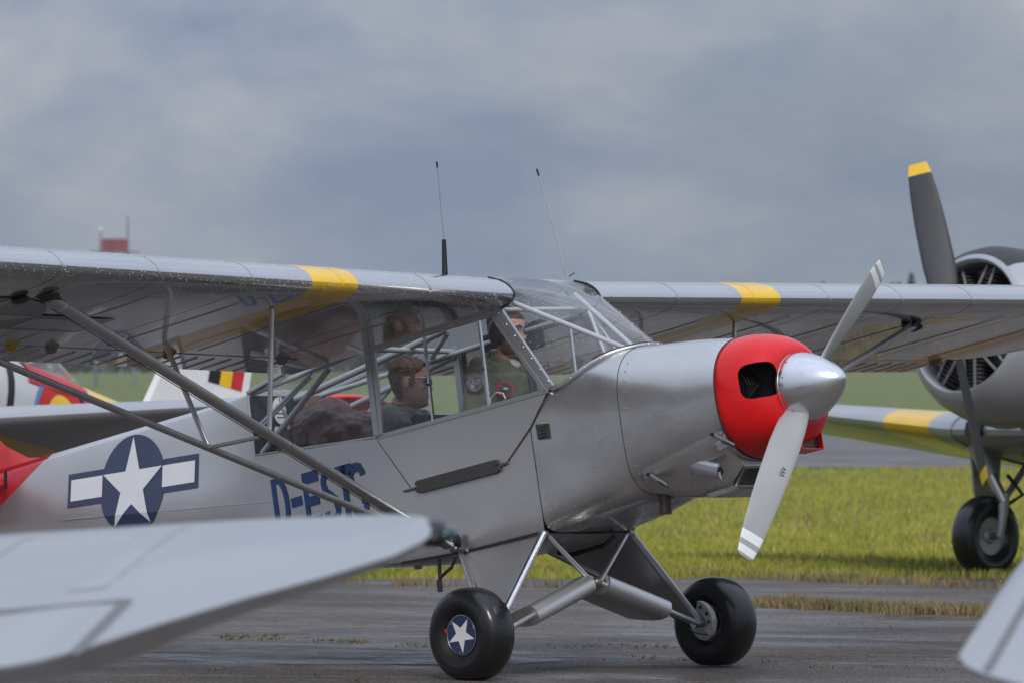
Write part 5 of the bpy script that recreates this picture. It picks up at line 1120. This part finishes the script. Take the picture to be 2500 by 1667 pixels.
    afs = [(1, .004), (.9, .022), (.75, .05), (.55, .083), (.35, .098), (.2, .09), (.1, .07), (.04, .045), (.01, .022), (0, .0), (.01, -.016), (.04, -.026), (.1, -.034), (.25, -.04), (.5, -.034), (.75, -.018), (1, -.004)]
    SPAN = 6.2
    if roundel: SPAN = 5.6; XT = -.79 + .166
    if plain: afs = [(x, z * .30 if i < 10 else z - .055 * math.sqrt(max(0, 4 * x * (1 - x)))) for i, (x, z) in enumerate(afs)]
    for s in (-1, 1):
        sis = [-.03, -.015, 0., .04, .108, .244, .373, .497, .56, .62, 1.1, 2.0, SPAN - yband[1], SPAN - yband[0], 4.3, SPAN - 1.35]; sis = sorted(q for q in sis if q > -.031)[::-1]
        rings = []; yy = []
        for si in sis:
            y = SPAN - si; a, b = le_(si), te_(si); ch = a - b; z0 = .80 + (y - 1.35) * math.tan(rad(6.5)); th = ch * np.interp(si, [-.03, 0, .1, .5, 5], [.7, 1.1, 1.25, 1.3, 1.3] if plain else [.25, .5, .75, .95, 1.15]); rings.append([np.array([a - x * ch, s * y, z0 + z * th]) for x, z in afs]); yy.append(y)
        ctr = []
        for y in (0., .5, 1.345): ctr.append([np.array([.57 - x * 2.32, s * y, .80 + z * 2.32 * 1.15]) for x, z in afs])
        P('centre_section', loft(ctr, True, True, True), wm, root, 40)
        v, f = loft(rings, True, True, True); mb = MB(); mb.add(v, f); na = len(afs)
        for i in range(len(yy) - 1):
            m_ = (yy[i] + yy[i + 1]) / 2
            if yband[0] < m_ < yband[1]:
                for j in range(na): mb.m[i * na + j] = 1
            if red_tip and m_ > SPAN - .62:
                for j in range(na): mb.m[i * na + j] = 2
        wgp = mb.build('outer_wing', [wm, YELLOW, RED], root, 40)
        P('wing_joint', tube([p * np.array([1, 1, 1]) for p in [np.array([.57 - x * 2.33, s * 1.35, .80 + z * 2.32 * 1.18]) for x, z in afs]], .014, 6), FM, wgp)
        def wz(y, x):   # top surface point
            si = SPAN - y; a, b = le_(si), te_(si); ch = a - b; c = (a - x) / ch; z0 = .80 + (y - 1.35) * math.tan(rad(6.5)); th = ch * np.interp(si, [-.03, 0, .1, .5, 5], [.7, 1.1, 1.25, 1.3, 1.3] if plain else [.25, .5, .75, .95, 1.15]); return np.array([x, s * y, z0 + np.interp(c, [q[0] for q in afs[:10]][::-1], [q[1] for q in afs[:10]][::-1]) * th + .001])
        # aileron gap: a recessed dark groove laid along hinge and outboard end
        if not square: P('aileron_gap', tube([wz(y, XT - .56) for y in np.linspace(3.4, SPAN - .495, 9)], .013, 6, rz=.3, up=(1, 0, 0)), GAPG, wgp)
        if not square: P('aileron_end_gap', tube([wz(SPAN - .495, XT - .56 - q) for q in (0, .1, .2, .3, .34)], .014, 6, rz=.3, up=(0, 1, 0)), GAPG, wgp)
        for y in (SPAN - .62, SPAN - 1.0, SPAN - 1.4, SPAN - 1.8):
            P('rib_tape', loft([[wz(y - .045, x), wz(y, x) + np.array([0, 0, (.009 if plain else .004) * math.sin(math.pi * min(1, max(0, q_)))]), wz(y + .045, x)] for q_, x in zip(np.linspace(0, 1, 9), np.linspace(le_(SPAN - y) - .10, (te_(SPAN - y) + .25) if square else XT - .46, 9))], False), wm, wgp)
        if not square: P('hinge_horn', prism([wz(SPAN - .75, XT - .80) - np.array([0, 0, .045]), wz(SPAN - .75, XT - .95) - np.array([0, 0, .02]), wz(SPAN - .75, XT - .90) - np.array([0, 0, .13])], (0, .03, 0)), BLACKM, wgp, 0)
        if square: P('tip_seam', tube([wz(SPAN - .045, XT + q) for q in np.linspace(-.03, 1.1, 9)], .009, 6, rz=.3, up=(0, 1, 0)), GAPG, wgp); continue_ = True
        nl = None if square else P('navigation_light', ellips((XT - .05, s * (SPAN + .005), .80 + (SPAN - 1.35) * math.tan(rad(6.5)) - .018), (.055, .042, .026)), BLACK, wgp)
        if nl: P('light_lens', ellips((XT - .045, s * (SPAN + .035), .80 + (SPAN - 1.35) * math.tan(rad(6.5)) - .018), (.034, .022, .018)), TEAL if s < 0 else PATCHR, nl)
        # tailplane with elevator
        kx = .8 if roundel else 1.; tp_ = [(-5.35, .08), (-5.55, 1.2), (-5.62, 1.88), (-5.66, 1.95), (-6.18, 1.955), (-6.235, 1.93), (-6.27, 1.80), (-6.32, .2)]
        P('tailplane', prism([(x * kx, s * y, 1.735) for x, y in tp_], (0, 0, .045)), T6P if plain else FM, root, 30); P('elevator_seam', tube([(-5.68 * kx, s * 1.905, 1.7815), (-6.255 * kx, s * 1.885, 1.7815)], .006, 6), FOAM, root)
        # landing gear
        g0 = np.array([.30, s * 1.30, .74]); axl = np.array([0., s * 1.30, 0.])
        lg = P('gear_leg', tube([g0, g0 + (np.array([.03, s * 1.30 - s * .17, .30]) - g0) * .55], .075, 16), T6S, root); P('oleo', tube([g0 + (np.array([.03, s * 1.13, .30]) - g0) * .5, (.03, s * 1.13, .30)], .05, 14), ALU, lg)
        P('fork', tube([(.03, s * 1.13, .36), (.02, s * 1.12, .18), (0, s * 1.14, 0.)], [.05, .040, .034], 12), T6S, lg); P('torque_link', tube([(.02, s * 1.13, .52), (-.2, s * 1.13, .40), (.0, s * 1.13, .26)], .018, 8), BLACKM, lg)
        P('gear_door', prism([(.22, s * 1.42, .75), (-.18, s * 1.42, .72), (-.26, s * 1.44, .30), (.02, s * 1.44, .26)], (0, s * .02, 0)), T6S, lg, 0); P('drag_brace', tube([(-.35, s * 1.25, .72), (-.02, s * 1.14, .36)], .03, 10), T6S, lg)
        ty = [(-.07, .16), (-.10, .20), (-.115, .26), (-.10, .315), (-.06, .338), (0, .343), (.06, .338), (.10, .315), (.115, .26), (.10, .20), (.07, .16)]
        wl_ = P('main_wheel', lathe(ty, axl, (0, 1, 0), 48), RUBBER, root, 60); rm_ = P('rim', lathe([(-.075, .0), (-.075, .05), (-.05, .07), (-.055, .16), (-.085, .185), (-.07, .2), (.07, .2), (.085, .185), (.055, .16), (.05, .07), (.075, .05), (.075, 0)], axl, (0, 1, 0), 36), FM, wl_); P('axle_cap', lathe([(0, .035), (.05, .03), (.055, 0)], axl - np.array([0, s * .075, 0]), (0, -s, 0), 16), STEEL, rm_)
        P('opening_shade', prism([(.545, s * .98, .86), (.545, s * 1.16, .86), (.545, s * 1.16, .75), (.545, s * .98, .75)], (.05, 0, 0)), BLACK, wgp, 0)  # black block standing in for the shaded opening in the leading edge
    # fin and rudder
    fp = [(-5.0, 1.66), (-5.35, 2.3), (-5.5, 2.62), (-5.62, 2.70), (-5.72, 2.70), (-5.72, 1.5)]
    if flag: fp = [(-3.55, 1.66), (-3.78, 2.3), (-3.9, 2.9), (-4.25, 2.95), (-4.25, 1.4)]
    rp = [(-4.262, 1.4), (-4.262, 2.95), (-4.55, 2.9), (-4.76, 2.4), (-4.76, 1.6)] if flag else [(-5.74, 1.36), (-5.74, 2.72), (-5.95, 2.72), (-6.2, 2.45), (-6.36, 2.0), (-6.38, 1.6), (-6.3, 1.36)]; P('fin', prism([(x, -.04, z) for x, z in fp], (0, .08, 0)), WHITE if flag else FM, root, 30); rd_ = P('rudder', prism([(x, -.03, z) for x, z in rp], (0, .06, 0)), WHITE if flag else FM, root, 30)
    if flag:
        for k, m_ in enumerate((BLACKP, YELLOW, REDD)):
            for s in (-1, 1): P('flag_stripe', prism([(-4.27 - .135 * k, s * .032, 2.2), (-4.405 - .135 * k, s * .032, 2.2), (-4.405 - .135 * k, s * .032, 2.6), (-4.27 - .135 * k, s * .032, 2.6)], (0, s * .002, 0)), m_, rd_, 0)
    tw_ = P('tail_wheel', lathe([(-.05, .06), (-.06, .12), (-.03, .16), (.03, .16), (.06, .12), (.05, .06)], (-5.85 * kx, 0, (.165 - .343) / math.cos(PIT) + 5.85 * kx * math.tan(PIT)), (0, 1, 0), 24), RUBBER, root); P('tail_wheel_leg', tube([(-5.6 * kx, 0, 1.5), (-5.85 * kx, .07, (.165 - .343) / math.cos(PIT) + 5.85 * kx * math.tan(PIT))], .04, 8), T6S, root)
    if roundel:
        def side(x, z, off=.004):
            _, w, zb_, zt_ = fin_(x); zc = zb_ * .45 + zt_ * .55; h = (zt_ - zc) if z > zc else (zc - zb_); q = min(1, abs(z - zc) / h); s_ = q ** (1 / .9); return np.array([x, w * (math.sqrt(max(0, 1 - s_ * s_))) ** .8 + off, z])
        cx, cz = -2.38, 1.50; last = fu
        for R, m_, of in ((.33, LBLUE, .006), (.29, PATCHR, .009), (.17, YELLOW, .012), (.08, BLACKP, .015)):
            rings = [[side(cx + R * q * math.cos(t), cz + R * q * math.sin(t), of) for t in np.linspace(0, 2 * math.pi, 36, endpoint=False)] for q in (.02, .5, 1.)]; last = P('roundel', loft(rings, True, True), m_, fu)
        P('black_stripe', loft([[side(x, z, .006) for z in np.linspace(1.0, 1.86, 10)] for x in (-1.72, -1.76, -1.80)], False), BLACKP, fu)
        P('wing_walk_flash', loft([[side(x, z, .008 + .02 * math.sin(3.1 * k / 5)) for k, z in enumerate(np.linspace(1.70, 1.90, 6))] for x in np.linspace(-1.98, -2.72, 10)], False), REDD, fu)
        P('flash_tail', loft([[side(x, z, .012) for z in np.linspace(1.45 , 1.80, 6)] for x in (-2.66, -2.71, -2.76)], False), REDD, fu); P('flash_edge', loft([[side(x, z, .010) for z in np.linspace(1.3 , 1.7, 6)] for x in (-2.60, -2.66)], False), BLACKP, fu)
    return root
def place(local, target, heading, pitch=PIT):
    """matrix that pitches the aircraft nose-up and turns it so that local lands on target (target z kept)"""
    h = np.array(heading, float); yaw = math.atan2(h[1], h[0]); R = Matrix.Rotation(yaw, 4, 'Z') @ Matrix.Rotation(-pitch, 4, 'Y'); q = R @ Vector(local); return Matrix.Translation(Vector(target) - q) @ R
def heading(beta): return -math.cos(beta) * GR - math.sin(beta) * GA
GRP = None
# right-hand background aircraft: its right wheel stands in the verge
Dw = 49.; tgt = gw((2405 - 1250) / FPX * Dw, Dw) + np.array([0, 0, .335])
lowwing('trainer_aircraft', 'grey low-wing radial-engined aircraft with black propeller standing on the grass verge', None, place((0, -1.30, 0), tgt, heading(rad(43))), yband=(1.72, 2.45))
# left-hand background aircraft: only its wing, rear fuselage and fin show
Db = 43.9; beta = rad(47); hd = heading(beta); lf = np.array([-hd[1], hd[0], 0.])
wc_ = at(40, 985, Db); z_ax = gz(42) + .343
M2 = place((0, 0, 0), (0, 0, 0), hd); q = np.array(M2 @ Vector((.1, 2.65, .93))); pos = np.array([wc_[0] - q[0], wc_[1] - q[1], z_ax])
lowwing('trainer_aircraft', 'pale low-wing aircraft with roundel, yellow tail band and tricolour fin behind the rear fuselage', None, Matrix.Translation(pos) @ M2, red_tip=True, flag=True, roundel=True, yband=(1.75, 2.4))
# foreground aircraft facing away: right wing tip
al = rad(16); hf = math.sin(al) * GR + math.cos(al) * GA
tipw = at(1065, 1268, 12.2); M3 = place((-.79, -6.2, .80 + 4.85 * math.tan(rad(6.5))), tipw, hf)
lowwing('parked_aircraft', 'silver low wing with small dark tip light in front of the blue registration letters', None, M3, plain=True, yband=(9, 10))
tipw = at(2362, 1624, 11.6); M4 = place((-.79, 6.2, .80 + 4.85 * math.tan(rad(6.5))), tipw, hf)
lowwing('parked_aircraft', 'pale square-cut wing tip jutting over the tarmac past the dry tufts', None, M4, plain=True, yband=(9, 10), square=True)

# ------------------------------------------------------------------ air
bb = MB(); bb.add(*box((0, 0, 0), (1, 1, 1))); hz = bb.build('haze', WHITE, None, 0); hz.matrix_world = Matrix(((GR[0] * 1500, GA[0] * 1300, 0, 0), (GR[1] * 1500, GA[1] * 1300, 0, 0), (0, 0, 32, 0), (0, 0, 0, 1)))
hz.location = Vector(G0 + GA * 560 + np.array([0, 0, 13.5])); hz['kind'] = 'stuff'; hz['label'] = 'thin pale haze over the airfield'
hm_ = bpy.data.materials.new('haze_air'); hm_.use_nodes = True; nt = hm_.node_tree
for n in list(nt.nodes): nt.nodes.remove(n)
ho = nt.nodes.new('ShaderNodeOutputMaterial'); pv = nt.nodes.new('ShaderNodeVolumePrincipled'); pv.inputs['Color'].default_value = (.86, .90, .96, 1); pv.inputs['Density'].default_value = .00013
nt.links.new(pv.outputs[0], ho.inputs['Volume']); hz.data.materials.clear(); hz.data.materials.append(hm_)
